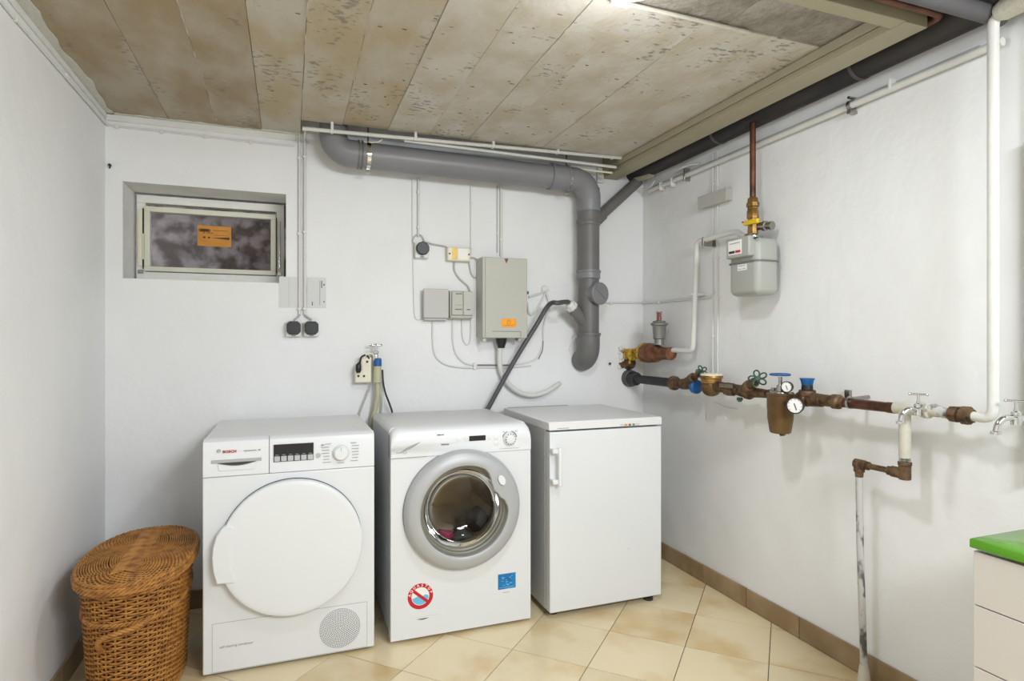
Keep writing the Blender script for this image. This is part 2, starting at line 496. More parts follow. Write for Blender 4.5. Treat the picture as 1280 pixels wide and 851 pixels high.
xs = [LX+0.012]; x = LX+0.25
while x < RX-0.1: xs.append(x); x += 0.3
xs.append(RX-0.012)
skirting('baseboard_back', xs, 'X', BY, 1, 0.084)

# ceiling: upper slab, board-marked concrete strips under it
ceiling = box('ceiling', M_slabdark, (LX-0.1, RX+0.1, YB-0.1, BY+0.1, 2.36, 2.48), kind='structure', smooth=False)
edges = [LX, -0.50, -0.303, -0.12, 0.048, 0.225, 0.428, 0.62, 0.815, 0.943, 1.20, 1.452, 1.70]
SLOT_Y = BY-0.205
lv = [0.0, 0.0012, -0.001, 0.0022, 0.0, 0.0025, 0.0004, 0.0016, 0.0, 0.002, 0.0005, 0.0022]
def strip_mesh(x0, x1, y0, y1, z0, z1, m, jag):
    mb = MB(); n = 14
    rr = random.Random(int(x0*1000)+int(y0*77))
    L = [(x0+rr.uniform(0.0004, jag), y0+(y1-y0)*k/n) for k in range(n+1)]
    R_ = [(x1-rr.uniform(0.0004, jag), y0+(y1-y0)*k/n) for k in range(n, -1, -1)]
    mb.poly([(p[0], p[1], z0) for p in L+R_], (0, 0, z1-z0))
    return mb.build('concrete_strip', m, ceiling, smooth=False)
for i in range(len(edges)-1):
    far_y = BY if edges[i+1] <= 0.05 else SLOT_Y
    z = SLAB+lv[i]
    strip_mesh(edges[i], edges[i+1], 1.519, far_y, z, 2.36, M_concrete_l if i < 3 else M_concrete_m if i < 6 else M_concrete, 0.0012)
    strip_mesh(edges[i]+(0.07 if 0 < i < 11 else 0), edges[i+1]+(0.07 if i < 10 else 0), YB, 1.512, z+0.003, 2.36, M_concrete_l if i < 3 else M_concrete_n, 0.0015)
# mortar ridges squeezed out between the boards
for (x0, ya, yb) in ((-0.303, 1.2, 2.95), (0.048, 1.5, 2.95), (0.225, 1.3, 2.3), (0.428, 1.95, 2.80), (0.815, 1.55, 2.1), (0.943, 1.7, 2.3), (1.452, 1.75, 2.35)):
    mb = MB(); yy = ya; rr = random.Random(int(ya*100))
    while yy < yb:
        ln = rr.uniform(0.03, 0.14)
        if rr.random() < 0.72:
            pts = [Vector((x0+rr.uniform(-.0012, .0012), yy+ln*k/4, SLAB-0.0002)) for k in range(5)]
            mb.tube(pts, [0.0006, rr.uniform(.001, .0022), rr.uniform(.001, .0026), rr.uniform(.001, .002), 0.0006], 5)
        yy += ln
    mb.build('mortar_ridge', M_mortar, ceiling)
# pock marks with chipped edges on the slab
mb = MB(); rr = random.Random(3)
for k in range(130):
    px, py = rr.gauss(0.62, 0.42), rr.uniform(1.2, 2.78)
    if not (-0.7 < px < 1.62): continue
    L_ = rr.uniform(0.002, 0.010); W_ = rr.uniform(0.0004, 0.0013)
    n = 6
    mb.poly([(px+math.cos(2*PI*q/n)*L_*rr.uniform(.6, 1.2), py+math.sin(2*PI*q/n)*W_*rr.uniform(.6, 1.3), SLAB-0.0006) for q in range(n)], (0, 0, 0.0035))
mb.build('pock_marks', mat('pock_shadow', rgb(134, 118, 96), 0.95, var=0.4, vscale=60), ceiling, smooth=False, kind='stuff')
# rough white paint line where the walls meet the slab
mb = MB(); rr = random.Random(5)
pts = []
for k in range(60):
    yy = 0.9+(BY-0.9)*k/59
    pts.append((LX+0.036+rr.uniform(-.002, .003)+0.007*math.sin(k*.42)+0.004*math.sin(k*1.3), yy))
mb.poly([(LX, 0.9, SLAB-0.0035)]+[(p[0], p[1], SLAB-0.0035) for p in pts]+[(LX, BY, SLAB-0.0035)], (0, 0, 0.0055))
pts = []
for k in range(40):
    xx = LX+(0.048-LX)*k/39
    pts.append((xx, BY-0.016+rr.uniform(-.005, .006)))
mb.poly([(LX, BY, SLAB-0.0035)]+[(p[0], p[1], SLAB-0.0035) for p in pts]+[(0.048, BY, SLAB-0.0035)], (0, 0, 0.0055))
mb.build('trim_1', mat('rough_paint_edge', rgb(214, 213, 206), 0.8, var=0.1, vscale=30, bump=0.4), kind='structure', smooth=False)
# slot over the drain pipe: edge patches
# beige casings around the beam
BZ = 2.118
mb = MB()
mb.box(1.665, 1.757, 1.228, BY-0.001, BZ, 2.30)
mb.box(1.660, 1.666, 1.274, BY-0.001, BZ+0.018, BZ+0.022)
mb.box(1.655, 1.666, 1.274, BY-0.001, BZ+0.026, 2.174)
mb.build('trim_2', M_beige, kind='structure', bevel=0.0015)
box('trim_3', M_beige, (0.5, 1.664, 1.226, 1.272, BZ+0.001, 2.30), kind='structure', bevel=0.0015)
box('trim_4', M_beige, (0.6, 1.735, 0.2, 1.085, 2.160, 2.30), kind='structure', bevel=0.0015)
mb = MB()                                    # white plastered upstand of the beam end on the back wall
mb.box(1.625, 1.665, BY-0.02, BY-0.0005, 2.09, 2.174)
mb.build('trim_5', M_trimwhite, kind='structure', bevel=0.003)
# painted picture-rail like band under the slab on the left part of the back wall
# ================================================================== WINDOW
wy = 3.215
win = MB()
def rectframe(mb, x0, x1, z0, z1, t, y0, y1, tb=None):
    tb = tb or t
    mb.box(x0, x1, y0, y1, z1-t, z1); mb.box(x0, x1, y0, y1, z0, z0+tb)
    mb.box(x0, x0+t, y0, y1, z0+tb, z1-t); mb.box(x1-t, x1, y0, y1, z0+tb, z1-t)
    return mb
fa = FY(168.5, 246.5, wy); fb = FY(355, 352, wy)
window = MB()
rectframe(window, HX0+0.012, HX1-0.012, HZ0+0.004, HZ1-0.012, 0.036, wy, wy+0.05, 0.048)
window = window.build('window_1', M_sash, kind='structure', bevel=0.002)
g0 = FY(190, 266, wy+0.02); g1 = FY(338, 340, wy+0.02)
gx0, gx1, gz0, gz1 = g0.x, g1.x, g1.z+0.004, FY(260, 270, wy+0.02).z
sash = MB(); rectframe(sash, gx0-0.028, gx1+0.026, gz0-0.022, gz1+0.024, 0.024, wy-0.006, wy+0.035, 0.022)
sash.build('window_sash', M_sash2, window, bevel=0.002)
box('window_pane', M_glass, (gx0-0.006, gx1+0.006, wy+0.016, wy+0.020, gz0-0.004, gz1+0.006), window)
mb = MB(); mb.box(gx0-0.052, gx0-0.034, wy-0.010, wy+0.0, gz0+0.0, gz1+0.005); mb.cyl((gx0-0.030, wy-0.012, gz0+0.03), (gx0-0.030, wy-0.012, gz0+0.15), 0.003)
mb.build('hinge_strip', M_cream, window, bevel=0.001)
mb = MB(); mb.box(gx0-0.033, gx0-0.029, wy-0.007, wy-0.003, gz0-0.012, gz1+0.012); mb.box(gx1+0.027, gx1+0.031, wy-0.007, wy-0.003, gz0-0.012, gz1+0.008)
mb.build('sash_gap', M_gap, window)
mb = MB(); mb.cyl((gx1+0.042, wy-0.012, gz0+0.01), (gx1+0.042, wy-0.012, gz1-0.01), 0.005); mb.box(gx1+0.034, gx1+0.050, wy-0.014, wy, gz0-0.022, gz0-0.004)
mb.build('window_stay', M_chrome, window)
mb = MB(); mb.box(gx0-0.05, gx0-0.03, wy-0.012, wy, gz0-0.034, gz0-0.018)
mb.build('hinge', M_steel, window)
# plaster reveal
mb = MB()
t = 0.002
mb.box(HX0, HX1, BY+0.0005, BY+0.20, HZ1-t, HZ1); mb.box(HX0, HX0+t, BY+0.0005, BY+0.20, HZ0, HZ1); mb.box(HX1-t, HX1, BY+0.0005, BY+0.20, HZ0, HZ1); mb.box(HX0, HX1, BY+0.0005, BY+0.20, HZ0, HZ0+t)
mb.build('window_reveal', M_reveal, window, smooth=False)
# light shaft outside, open to the sky
mb = MB()
mb.box(-1.2, 0.6, 3.52, 3.6, 1.0, 2.6); mb.box(-1.28, -1.2, 3.27, 3.6, 1.0, 2.6); mb.box(0.6, 0.68, 3.27, 3.6, 1.0, 2.6); mb.box(-1.2, 0.6, 3.27, 3.6, 0.95, 1.0)
mb.build('wall_shaft', M_shaft, kind='structure', smooth=False)
# notice card in the window
c0 = FY(247, 281, wy+0.014); c1 = FY(289, 309, wy+0.014)
card = box('notice_card', M_card, (c0.x, c1.x, wy+0.0135, wy+0.0155, c1.z, c0.z-0.001))
tag(card, 'small orange notice card stuck on the cellar window pane', 'notice')
mb = MB(); rr = random.Random(2)
cw = c1.x-c0.x; chh = c0.z-c1.z
for k in range(6):
    x = c0.x+cw*(0.08+k*0.05); mb.ring((x, wy+0.0132, c0.z-chh*0.24), X_, Z_, chh*0.035, chh*0.075, (0, -0.0004, 0), 10)
mb.box(c0.x+cw*.45, c0.x+cw*.9, wy+0.0128, wy+0.0133, c0.z-chh*.235, c0.z-chh*.215)
for k in range(9):
    x = c0.x+cw*(0.16+k*0.035); h = chh*rr.uniform(.04, .10); mb.box(x, x+cw*0.014, wy+0.0128, wy+0.0133, c0.z-chh*.40, c0.z-chh*.40+h)
mb.box(c0.x+cw*.5, c0.x+cw*.92, wy+0.0128, wy+0.0133, c0.z-chh*.465, c0.z-chh*.45)
mb.box(c0.x+cw*.16, c0.x+cw*.23, wy+0.0128, wy+0.0133, c0.z-chh*.62, c0.z-chh*.54)
mb.box(c0.x+cw*.30, c0.x+cw*.37, wy+0.0128, wy+0.0133, c0.z-chh*.62, c0.z-chh*.55)
mb.poly([(c0.x+cw*.40, wy+0.0128, c0.z-chh*.59), (c0.x+cw*.95, wy+0.0128, c0.z-chh*.53), (c0.x+cw*.95, wy+0.0128, c0.z-chh*.66)], (0, .0005, 0))
mb.build('lettering', mat('faded_black_print', rgb(84, 60, 40), 0.7, var=0.2, vscale=60), card, smooth=False)
# chalk marks on the shaft wall
k0 = FY(322, 281, 3.515)
mb = MB()
def stroke(a, b, r=0.003): mb.cyl((a[0], 3.5195, a[1]), (b[0], 3.5195, b[1]), r, seg=5)
stroke((k0.x, k0.z-.012), (k0.x, k0.z+.022)); stroke((k0.x, k0.z+.002), (k0.x+.014, k0.z+.018)); stroke((k0.x, k0.z+.004), (k0.x+.016, k0.z-.012))
for q in (0.024, 0.044):
    x = k0.x+q
    stroke((x, k0.z+.016), (x+.012, k0.z+.016)); stroke((x+.012, k0.z+.016), (x, k0.z-.010)); stroke((x, k0.z-.010), (x+.014, k0.z-.010))
mk = mb.build('wall_marking', M_black)
tag(mk, 'dark hand-painted marks on the concrete outside the window', 'marking')

# ================================================================== helpers for wall cables
def cable(name, pts, r, m, label, group=None, n=6, cat='cable', corner=None, clips=(), wall='B', parent=None, seg=8):
    path = corner_path(pts, corner) if corner else smooth_path(pts, n)
    o = MB().tube(path, r, seg).build(name, m, parent)
    if parent is None: tag(o, label, cat, group)
    for c in clips:
        c = Vector(c); q = r*1.25
        mb = MB()
        mb.box(c.x-q*1.2, c.x+q*1.2, c.y-q*1.2, c.y+q*1.2, c.z-0.0035, c.z+0.0035) if wall != 'H' else mb.box(c.x-0.0035, c.x+0.0035, c.y-q*1.3, c.y+q*1.3, c.z-q*1.3, c.z+q*1.3)
        mb.build('cable_clip', M_trimwhite, o, bevel=0.001)
    return o

# left wall / back wall cable near the slab
pL = [FX(-30, -43, LX+0.006), FX(10, 13, LX+0.006), FX(60, 71, LX+0.006), FX(126, 147.5, LX+0.007)]
pB = [BW(131, 154, 0.006), BW(146, 158, 0.006), BW(200, 164, 0.006), BW(260, 171, 0.006), BW(315, 177.5, 0.006), BW(368, 183, 0.006)]
cable('wall_cable', pL[:-1]+[Vector((LX+0.012, BY-0.03, pL[-1].z))]+pB, 0.0038, M_cable, 'thin white cable clipped under the slab round the left corner', clips=[])
for i, p in enumerate([FX(20, 24, LX+0.006), FX(83, 95, LX+0.006)]):
    tag(box('cable_clip', M_trimwhite, (LX, LX+0.012, p.y-0.006, p.y+0.006, p.z-0.008, p.z+0.008), bevel=0.001), ('white cable clip on the left wall nearer the camera', 'white cable clip on the left wall nearer the corner')[i], 'clip')
for i, u in enumerate((146, 202, 257, 313)):
    p = BW(u, 158.2+(u-146)*0.114, 0.006)
    tag(box('cable_clip', M_trimwhite, (p.x-0.006, p.x+0.006, BY-0.012, BY, p.z-0.008, p.z+0.008), bevel=0.001),
        'small white cable clip under the slab, %s' % ('closest to the left corner', 'above the left end of the window', 'above the middle of the window', 'nearest the twin conduits')[i], 'clip', 'clips along the back wall cable')
# white bead between cable and slab
mb = MB()
a = BW(133, 149, 0); b = BW(370, 173, 0)
mb.box(LX, b.x-0.0, BY-0.008, BY, a.z-0.006, SLAB-0.003)
mb.build('trim_6', M_trimwhite, kind='structure', bevel=0.004)
mb = MB(); mb.box(LX, LX+0.008, 0.8, BY-0.008, a.z+0.002, SLAB-0.003)
mb.build('trim_7', M_trimwhite, kind='structure', bevel=0.003)

# hook on the back wall
p = BW(138, 207, 0)
mb = MB(); mb.cyl(p, p-Y_*0.014, 0.0045, 0.006); mb.cyl(p-Y_*0.006-Z_*0.004, p-Y_*0.012-Z_*0.014, 0.003)
tag(mb.build('wall_anchor', M_rubber), 'small dark wall anchor near the left corner', 'anchor')

# twin vertical conduits with sockets
def vconduit(name, u, v0, v1, o, r, label, clipv, group=None, m=M_whitepipe, wallf=BW):
    a = wallf(u, v0, o); b = wallf(u, v1, o)
    b = Vector((a.x, a.y, b.z))
    ob = MB().cyl(a, b, r, seg=12).build(name, m)
    tag(ob, label, 'conduit', group)
    for v in clipv:
        z = wallf(u, v, o).z
        if wallf is BW: bb = (a.x-r-0.0025, a.x+r+0.0025, a.y-r-0.002, BY-0.0005, z-0.005, z+0.005)
        else: bb = (a.x-r-0.002, RX-0.0005, a.y-r-0.0025, a.y+r+0.0025, z-0.005, z+0.005)
        box('clamp', M_trimwhite, bb, ob, bevel=0.001)
    return ob
vconduit('conduit', 374.5, 166, 393, 0.010, 0.0062, 'white vertical conduit, left one of the pair beside the window', (198, 292, 386))
vconduit('conduit', 381.0, 163, 393, 0.010, 0.0062, 'white vertical conduit, right one of the pair beside the window', (196, 290, 386))
def shuko(u, v, label, size=0.033, capr=0.028, roundcap=False, capdu=0, group=None):
    c = BW(u, v, 0.0)
    t = thing('wall_socket', (c.x, BY, c.z-size), label, 'socket', group)
    box('socket_box', M_trimwhite, (c.x-size, c.x+size, BY-0.036, BY-0.0005, c.z-size*1.08, c.z+size), t, bevel=0.006)
    mb = MB()
    if roundcap:
        n = 10; s_ = capr
        pts = []
        for k in range(n): pts.append((c.x+capdu+s_*math.cos(2*PI*(k+.5)/n), BY-0.0355, c.z+0.008+s_*math.sin(2*PI*(k+.5)/n)))
        mb.poly(pts, (0, -0.022, 0))
        lid = mb.build('socket_lid', M_socketcap, t, bevel=0.004)
    else:
        q = capr; k = q*0.42
        oc = [(-q, -q+k), (-q+k, -q), (q-k, -q), (q, -q+k), (q, q-k), (q-k, q), (-q+k, q), (-q, q-k)]
        mb.poly([(c.x+a_, BY-0.0355, c.z+0.004+b_) for a_, b_ in oc], (0, -0.014, 0))
        lid = mb.build('socket_lid', M_socketcap, t, bevel=0.003)
        q2 = q*0.72
        MB().poly([(c.x+a_*0.8, BY-0.049, c.z+0.004+b_*0.8) for a_, b_ in oc], (0, -0.002, 0)).build('lid_panel', M_socketcap, lid)
    box('latch', M_grey, (c.x-0.010, c.x+0.010, BY-0.040, BY-0.030, c.z-size*1.02, c.z-size*0.82), t, bevel=0.002)
    return t
shuko(367, 411, 'white socket box with black lid, left of the pair below the papers', 0.034, 0.031)
shuko(389, 411, 'white socket box with black lid, right of the pair below the papers', 0.034, 0.031)
cable('socket_cable', [BW(374.5, 392, 0.010), BW(374, 394.5, 0.010), BW(368, 400, 0.014)], 0.0045, M_cablegrey, 'short grey cable end entering the left socket of the pair')
cable('socket_cable', [BW(381, 392, 0.010), BW(382, 394.5, 0.010), BW(390, 400, 0.014)], 0.0045, M_cablegrey, 'short grey cable end entering the right socket of the pair')
# papers behind the conduits
a = BW(349, 345.5, 0); b = BW(373, 384.5, 0)
pl = box('paper_sheet', mat('dull_paper', rgb(214, 215, 215), 0.6, var=0.02), (a.x, b.x, BY-0.0035, BY-0.0003, b.z, a.z)); tag(pl, 'blank white paper sheet pinned left of the twin conduits under the window', 'paper')
box('fold_line', M_grey, ((a.x+b.x)/2-.0004, (a.x+b.x)/2+.0004, BY-0.0039, BY-0.0034, b.z+.004, a.z-.004), pl)
a = BW(384, 346.5, 0); b = BW(407.5, 385, 0)
pl = box('paper_sheet', mat('dull_paper', rgb(214, 215, 215), 0.6, var=0.02), (a.x, b.x, BY-0.0035, BY-0.0003, b.z, a.z)); tag(pl, 'white table sheet with grey columns right of the twin conduits', 'paper')
W_ = b.x-a.x; H_ = a.z-b.z
mb = MB()
for k, (x0, x1) in enumerate(((.02, .14), (.20, .30), (.38, .58))): mb.box(a.x+W_*x0, a.x+W_*x1, BY-0.0039, BY-0.0034, b.z+H_*.22, a.z-H_*.08)
mb.build('grey_column', mat('pale_grey_print', rgb(214, 215, 214), 0.6, var=0.03), pl, smooth=False)
mb = MB(); mb.box(a.x+W_*.66, a.x+W_*.68, BY-0.004, BY-0.0035, b.z+H_*.08, a.z-H_*.1)
mb.box(a.x+W_*.24, a.x+W_*.29, BY-0.004, BY-0.0035, b.z+H_*.07, b.z+H_*.2)
mb.box(a.x+W_*.74, a.x+W_*.79, BY-0.004, BY-0.0035, b.z+H_*.66, a.z-H_*.1)
mb.box(a.x+W_*.86, a.x+W_*.93, BY-0.004, BY-0.0035, b.z+H_*.74, b.z+H_*.80)
mb.box(a.x+W_*.86, a.x+W_*.92, BY-0.004, BY-0.0035, b.z+H_*.18, b.z+H_*.23)
mb.build('print', M_dkgrey, pl, smooth=False, kind='stuff')

# ================================================================== slot conduits over the drain pipe
oa = 0.222
a = BW(378, 160.5, oa); b = BW(782, 198, oa)
c1_ = MB().tube([a+X_*0.0, b], 0.0085, 10).build('conduit', M_whitepipe); tag(c1_, 'long white conduit under the slab edge, in front of the others', 'conduit')
for u in (409, 502, 597, 683, 762):
    t_ = (u-378)/404.0; p = a.lerp(b, t_)
    box('clamp', M_trimwhite, (p.x-0.006, p.x+0.006, p.y-0.011, p.y+0.012, p.z-0.010, SLAB-0.0), c1_, bevel=0.001)
a2 = BW(505, 175.5, 0.20); b2 = BW(770, 209, 0.19)
mb = MB(); mb.tube([a2, b2], 0.0075, 10)
tag(mb.build('conduit', M_whitepipe), 'second white conduit running just behind the front slab-edge conduit', 'conduit')
a3 = BW(640, 201, 0.14); b3 = BW(765, 216, 0.16)
tag(MB().tube(smooth_path([BW(636, 206, 0.10), a3, a3.lerp(b3, .4), b3]), 0.0055, 8).build('slab_cable', M_cream), 'short cream cable above the right end of the grey drain pipe', 'cable')
tag(MB().tube(smooth_path([BW(400, 174, .12), BW(425, 173.5, .13), BW(445, 177, .15), BW(470, 178, .17), BW(478, 174, .18)]), 0.003, 8).build('slab_cable', M_cream), 'loose cream cable over the left end of the grey drain pipe', 'cable')
# left conduit bend up
tag(MB().tube(corner_path([BW(381, 180, 0.010), BW(381, 163.5, 0.010), BW(382, 161.5, 0.20)], 0.02), 0.0065, 10).build('conduit_bend', M_whitepipe), 'white conduit bend at the slab joining the twin conduits', 'conduit')

# ================================================================== grey drain pipe
PO = 0.125
pa = BW(437, 192, PO); pb = BW(700, 222, PO)
dr = thing('drain_pipe', (BW(733, 440, .07).x, BY-0.07, 1.08), 'large grey plastic drain pipe crossing under the slab and down the back wall', 'pipe')
slope = (pb.z-pa.z)/(pb.x-pa.x)
xl = BW(404, 185, PO).x+0.045
def hp(x): return Vector((x, BY-PO, pa.z+slope*(x-pa.x)))
MB().cyl(hp(xl+0.07), hp(BW(693, 220, PO).x), 0.061, seg=32).build('pipe_run', M_pvc, dr)
# left elbow goes up into the slot
cx = xl
path = [Vector((cx, BY-PO, SLAB+0.12))]
for k in range(0, 9):
    t = PI/2*k/8
    path.append(Vector((cx+0.075-0.075*math.cos(t), BY-PO, hp(cx).z+0.075-0.075*math.sin(t))))
path.append(hp(cx+0.11))
MB().tube(path, 0.063, 32).build('elbow', M_pvc, dr)
for x in (xl+0.112, xl+0.128): MB().cyl(hp(x-0.003), hp(x+0.003), 0.0665, seg=32).build('socket_ring', M_pvcdk, dr)
# brackets
for u in (460, 708):
    p = BW(u, 195 if u == 460 else 224, PO); p = hp(p.x)
    mb = MB(); mb.ring(p-X_*0.009, Y_, Z_, 0.0615, 0.0645, (0.018, 0, 0), 36)
    mb.box(p.x-0.007, p.x+0.007, p.y-0.005, p.y+0.005, p.z-0.076, p.z-0.062); mb.cyl(p+Z_*0.062, p+Z_*0.16, 0.004)
    mb.box(p.x-0.011, p.x+0.011, p.y-0.006, p.y+0.006, p.z-0.082, p.z-0.074)
    mb.build('pipe_bracket', M_chrome, dr)
# right socket, elbow, then down
xr = BW(691, 220, PO).x
vt = BW(735, 300, 0.085); vx = vt.x
ezp = hp(vx).z
mb = MB(); mb.cyl(hp(xr-0.015), hp(xr+0.075), 0.066, seg=32); mb.cyl(hp(xr-0.019), hp(xr-0.008), 0.069, seg=32); mb.cyl(hp(xr+0.070), hp(xr+0.082), 0.069, seg=32)
mb.build('coupling', M_pvc, dr)
path = [hp(xr+0.06)]
rb = 0.10
for k in range(0, 11):
    t = PI/2*k/10
    path.append(Vector((vx-rb+rb*math.sin(t), BY-PO+0.03*(k/10.0), ezp-rb+rb*math.cos(t))))
path.append(Vector((vx, BY-0.095, ezp-0.16)))
MB().tube(path, 0.063, 32).build('elbow', M_pvc, dr)
def vz(v): return BW(735, v, 0.09).z
VP = Vector((vx, BY-0.092, 0))
def V(z, dx=0): return Vector((vx+dx, BY-0.092, z))
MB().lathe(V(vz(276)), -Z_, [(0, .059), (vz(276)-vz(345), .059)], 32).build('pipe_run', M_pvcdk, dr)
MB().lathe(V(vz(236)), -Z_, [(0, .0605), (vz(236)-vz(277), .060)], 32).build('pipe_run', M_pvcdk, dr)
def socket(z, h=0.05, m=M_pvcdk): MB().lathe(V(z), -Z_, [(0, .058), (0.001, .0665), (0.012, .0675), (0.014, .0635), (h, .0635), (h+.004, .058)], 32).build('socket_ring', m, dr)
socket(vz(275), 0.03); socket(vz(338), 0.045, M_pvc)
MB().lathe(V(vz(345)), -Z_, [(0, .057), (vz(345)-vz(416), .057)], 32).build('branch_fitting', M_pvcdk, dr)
# cleanout cap
cc = BW(740.5, 366, 0.20)
cc = Vector((vx+0.018, BY-0.165, cc.z))
cdir = Vector((0.28, -1, 0)).normalized()
mb = MB(); mb.lathe(V(cc.z)+Vector((0, 0, 0)), cdir, [(0, .050), (0.075, .050)], 28); mb.lathe(V(cc.z)+cdir*0.072, cdir, [(0, .056), (0.004, .060), (0.020, .060), (0.024, .056), (0.024, 0)], 32)
co = mb.build('cleanout_cap', M_pvc, dr)
ctr = V(cc.z)+cdir*0.097
sidev = cdir.cross(Z_).normalized()
MB().obox(ctr, (sidev+Z_*0.8).normalized(), (Z_-sidev*0.8).normalized(), cdir, 0.044, 0.005, 0.004).build('grip_bar', M_pvc, co, bevel=0.002)
socket(vz(416), 0.02)
# bottom bend into the wall
zb = vz(420)
path = [V(zb)]
zend = BW(733, 438, 0.05).z
path.append(V(zend+0.03))
for k in range(1, 8):
    t = PI/2*k/7*0.95
    path.append(Vector((vx, BY-0.092+0.09*(1-math.cos(t)), zend+0.03-0.085*math.sin(t))))
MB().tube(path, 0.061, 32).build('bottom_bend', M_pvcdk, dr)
zc_ = BW(731, 437, 0).z
mb = MB(); rr = random.Random(9)
n = 28; pts = []
for k in range(n):
    t = 2*PI*k/n; q = 0.074+rr.uniform(-.004, .006); pts.append((vx+math.cos(t)*q, BY-0.006, zc_+math.sin(t)*q*1.05))
mb.poly(pts, (0, 0.0058, 0))
mb.build('mortar_collar', M_trimwhite, dr, bevel=0.002)
# 45 degree branch with white reducer
bd = Vector((-0.72, -0.18, 0.69)).normalized()
b0 = V(vz(410)); e1 = b0+bd*0.150
MB().lathe(b0+bd*0.03, bd, [(0, .031), (0.10, .031), (0.101, .034), (0.125, .034)], 22).build('branch', M_pvcdk, dr)
mb = MB(); mb.lathe(b0+bd*0.150, bd, [(0, .030), (0.022, .030), (0.026, .024), (0.042, .022)], 22)
for k in range(8):
    a_, b_, _ = frame_of(bd); e = a_*math.cos(2*PI*k/8)+b_*math.sin(2*PI*k/8)
    mb.obox(b0+bd*0.165+e*0.030, e, bd, e.cross(bd), 0.003, 0.012, 0.003)
mb.build('reducer', M_trimwhite, dr)
HTOP = b0+bd*0.19

# dark diagonal pipe behind
p0 = BW(752, 268, 0.05); p1 = BW(800, 224, 0.05)
d_ = (p1-p0).normalized()
mb = MB(); mb.cyl(p0-d_*0.03, p1-d_*0.012, 0.031, seg=22); mb.lathe(p0-d_*0.045, d_, [(0, .037), (0.05, .037), (0.055, .032)], 22)
tag(mb.build('branch_pipe', M_pvcdk), 'dark grey diagonal pipe behind the drain pipe, rising under the casing', 'pipe')

# ================================================================== drain hose of the washer
hp_ = [FY(600, 528, BY-0.06), FY(608, 514, BY-0.055), FY(640, 456, BY-0.075), FY(670, 407, BY-0.10), FY(683, 385, BY-0.12)]
hz = HTOP
path = smooth_path(hp_+[FY(690, 378.5, BY-0.15), FY(697, 378.5, BY-0.185), hz+bd*0.012, hz-bd*0.01], 8)
mb = MB(); mb.tube(path, 0.0125, 14)
hs = mb.build('drain_hose', M_hose); tag(hs, 'dark grey washing machine hose hooked into the drain branch', 'hose')

# ================================================================== small wall electrics (back wall)
g1_ = 'thin cables down the back wall above the boxes'
def vcable(u, v0, v1, r, lab, m=M_cable, clips=()):
    a = BW(u, v0, r+0.001); b = BW(u, v1, r+0.001); b.x = a.x
    o = MB().cyl(a, b, r, seg=8).build('wall_cable', m); tag(o, lab, 'cable')
    for v in clips:
        z = BW(u, v).z
        box('cable_clip', M_trimwhite, (a.x-r*1.8, a.x+r*1.8, a.y-r*1.6, BY-0.0003, z-0.004, z+0.004), o, bevel=0.001)
    return o
vconduit('conduit', 523, 222, 296, 0.008, 0.0058, 'white conduit dropping from the drain pipe to the single socket', (240, 284))
cable('wall_cable', [BW(515.5, 224, .004), BW(515.5, 290, .004), BW(516.5, 340, .004), BW(517.5, 385, .004), BW(520, 398.5, .004), BW(529, 399, .004)], 0.0028, M_cable, 'thin white cable looping down left of the single socket to the grey boxes')
vcable(588.5, 231, 318, 0.0035, 'thin white cable down to the cream junction box', clips=(254, 310))
vconduit('conduit', 626.5, 232, 320, 0.008, 0.0075, 'white conduit from the drain pipe into the meter cabinet', (300,))
vcable(621.5, 232, 316, 0.0028, 'thin cable beside the conduit above the meter cabinet', M_cablegrey, clips=(292,))
shuko(526, 314, 'single wall socket with round black lid left of the cream box', 0.036, 0.034, True, 0.0)
tag(MB().tube(smooth_path([BW(531, 302, .006), BW(540, 305, .008), BW(556, 308, .008), BW(560, 312, .01)]), 0.004, 8).build('wall_cable', M_cablegrey), 'short grey cable between single socket and cream junction box', 'cable')
for ex, (lab) in enumerate(('left curl of cable over the single socket', 'right curl of cable over the single socket')):
    s_ = -1 if ex == 0 else 1
    tag(MB().tube(smooth_path([BW(523, 292, .006), BW(523+s_*5, 296, .012), BW(523+s_*7, 302, .012), BW(524+s_*3, 306, .02)]), 0.003, 8).build('cable_loop', M_cablegrey), 'short '+lab, 'cable')
# cream junction box
a = BW(557, 309.5, 0); b = BW(585.5, 328, 0)
jb = thing('junction_box', ((a.x+b.x)/2, BY, b.z), 'cream junction box with yellow and white stickers', 'junction box')
box('box_body', M_cream, (a.x, b.x, BY-0.040, BY-0.0005, b.z, a.z), jb, bevel=0.006)
box('yellow_sticker', mat('yellow_label', rgb(240, 206, 110), 0.5, var=0.1, vscale=50), (a.x+0.024, a.x+0.052, BY-0.0412, BY-0.0402, b.z+0.006, a.z-0.006), jb)
box('white_sticker', M_paper, (a.x+0.057, b.x-0.016, BY-0.0412, BY-0.0402, b.z+0.010, a.z-0.008), jb)
for sx_ in (a.x+0.011, b.x-0.009): MB().cyl((sx_, BY-0.038, (a.z+b.z)/2), (sx_, BY-0.042, (a.z+b.z)/2), 0.0045).build('screw', M_rubber, jb)
cable('wall_cable', [BW(568, 327, .012), BW(568, 338, .006), BW(574, 348, .006), BW(584, 357, .006), BW(587.5, 364, .010)], 0.0045, M_cablegrey, 'grey cable curving from cream junction box to the right grey box')
cable('wall_cable', [BW(585, 322, .012), BW(594, 323, .008), BW(600, 331, .02), BW(599, 341, .02), BW(594, 347, .008), BW(589, 342, .006), BW(586.5, 330, .006), BW(586, 322, .008)], 0.004, M_cablegrey, 'looped white cable between cream box and meter cabinet')
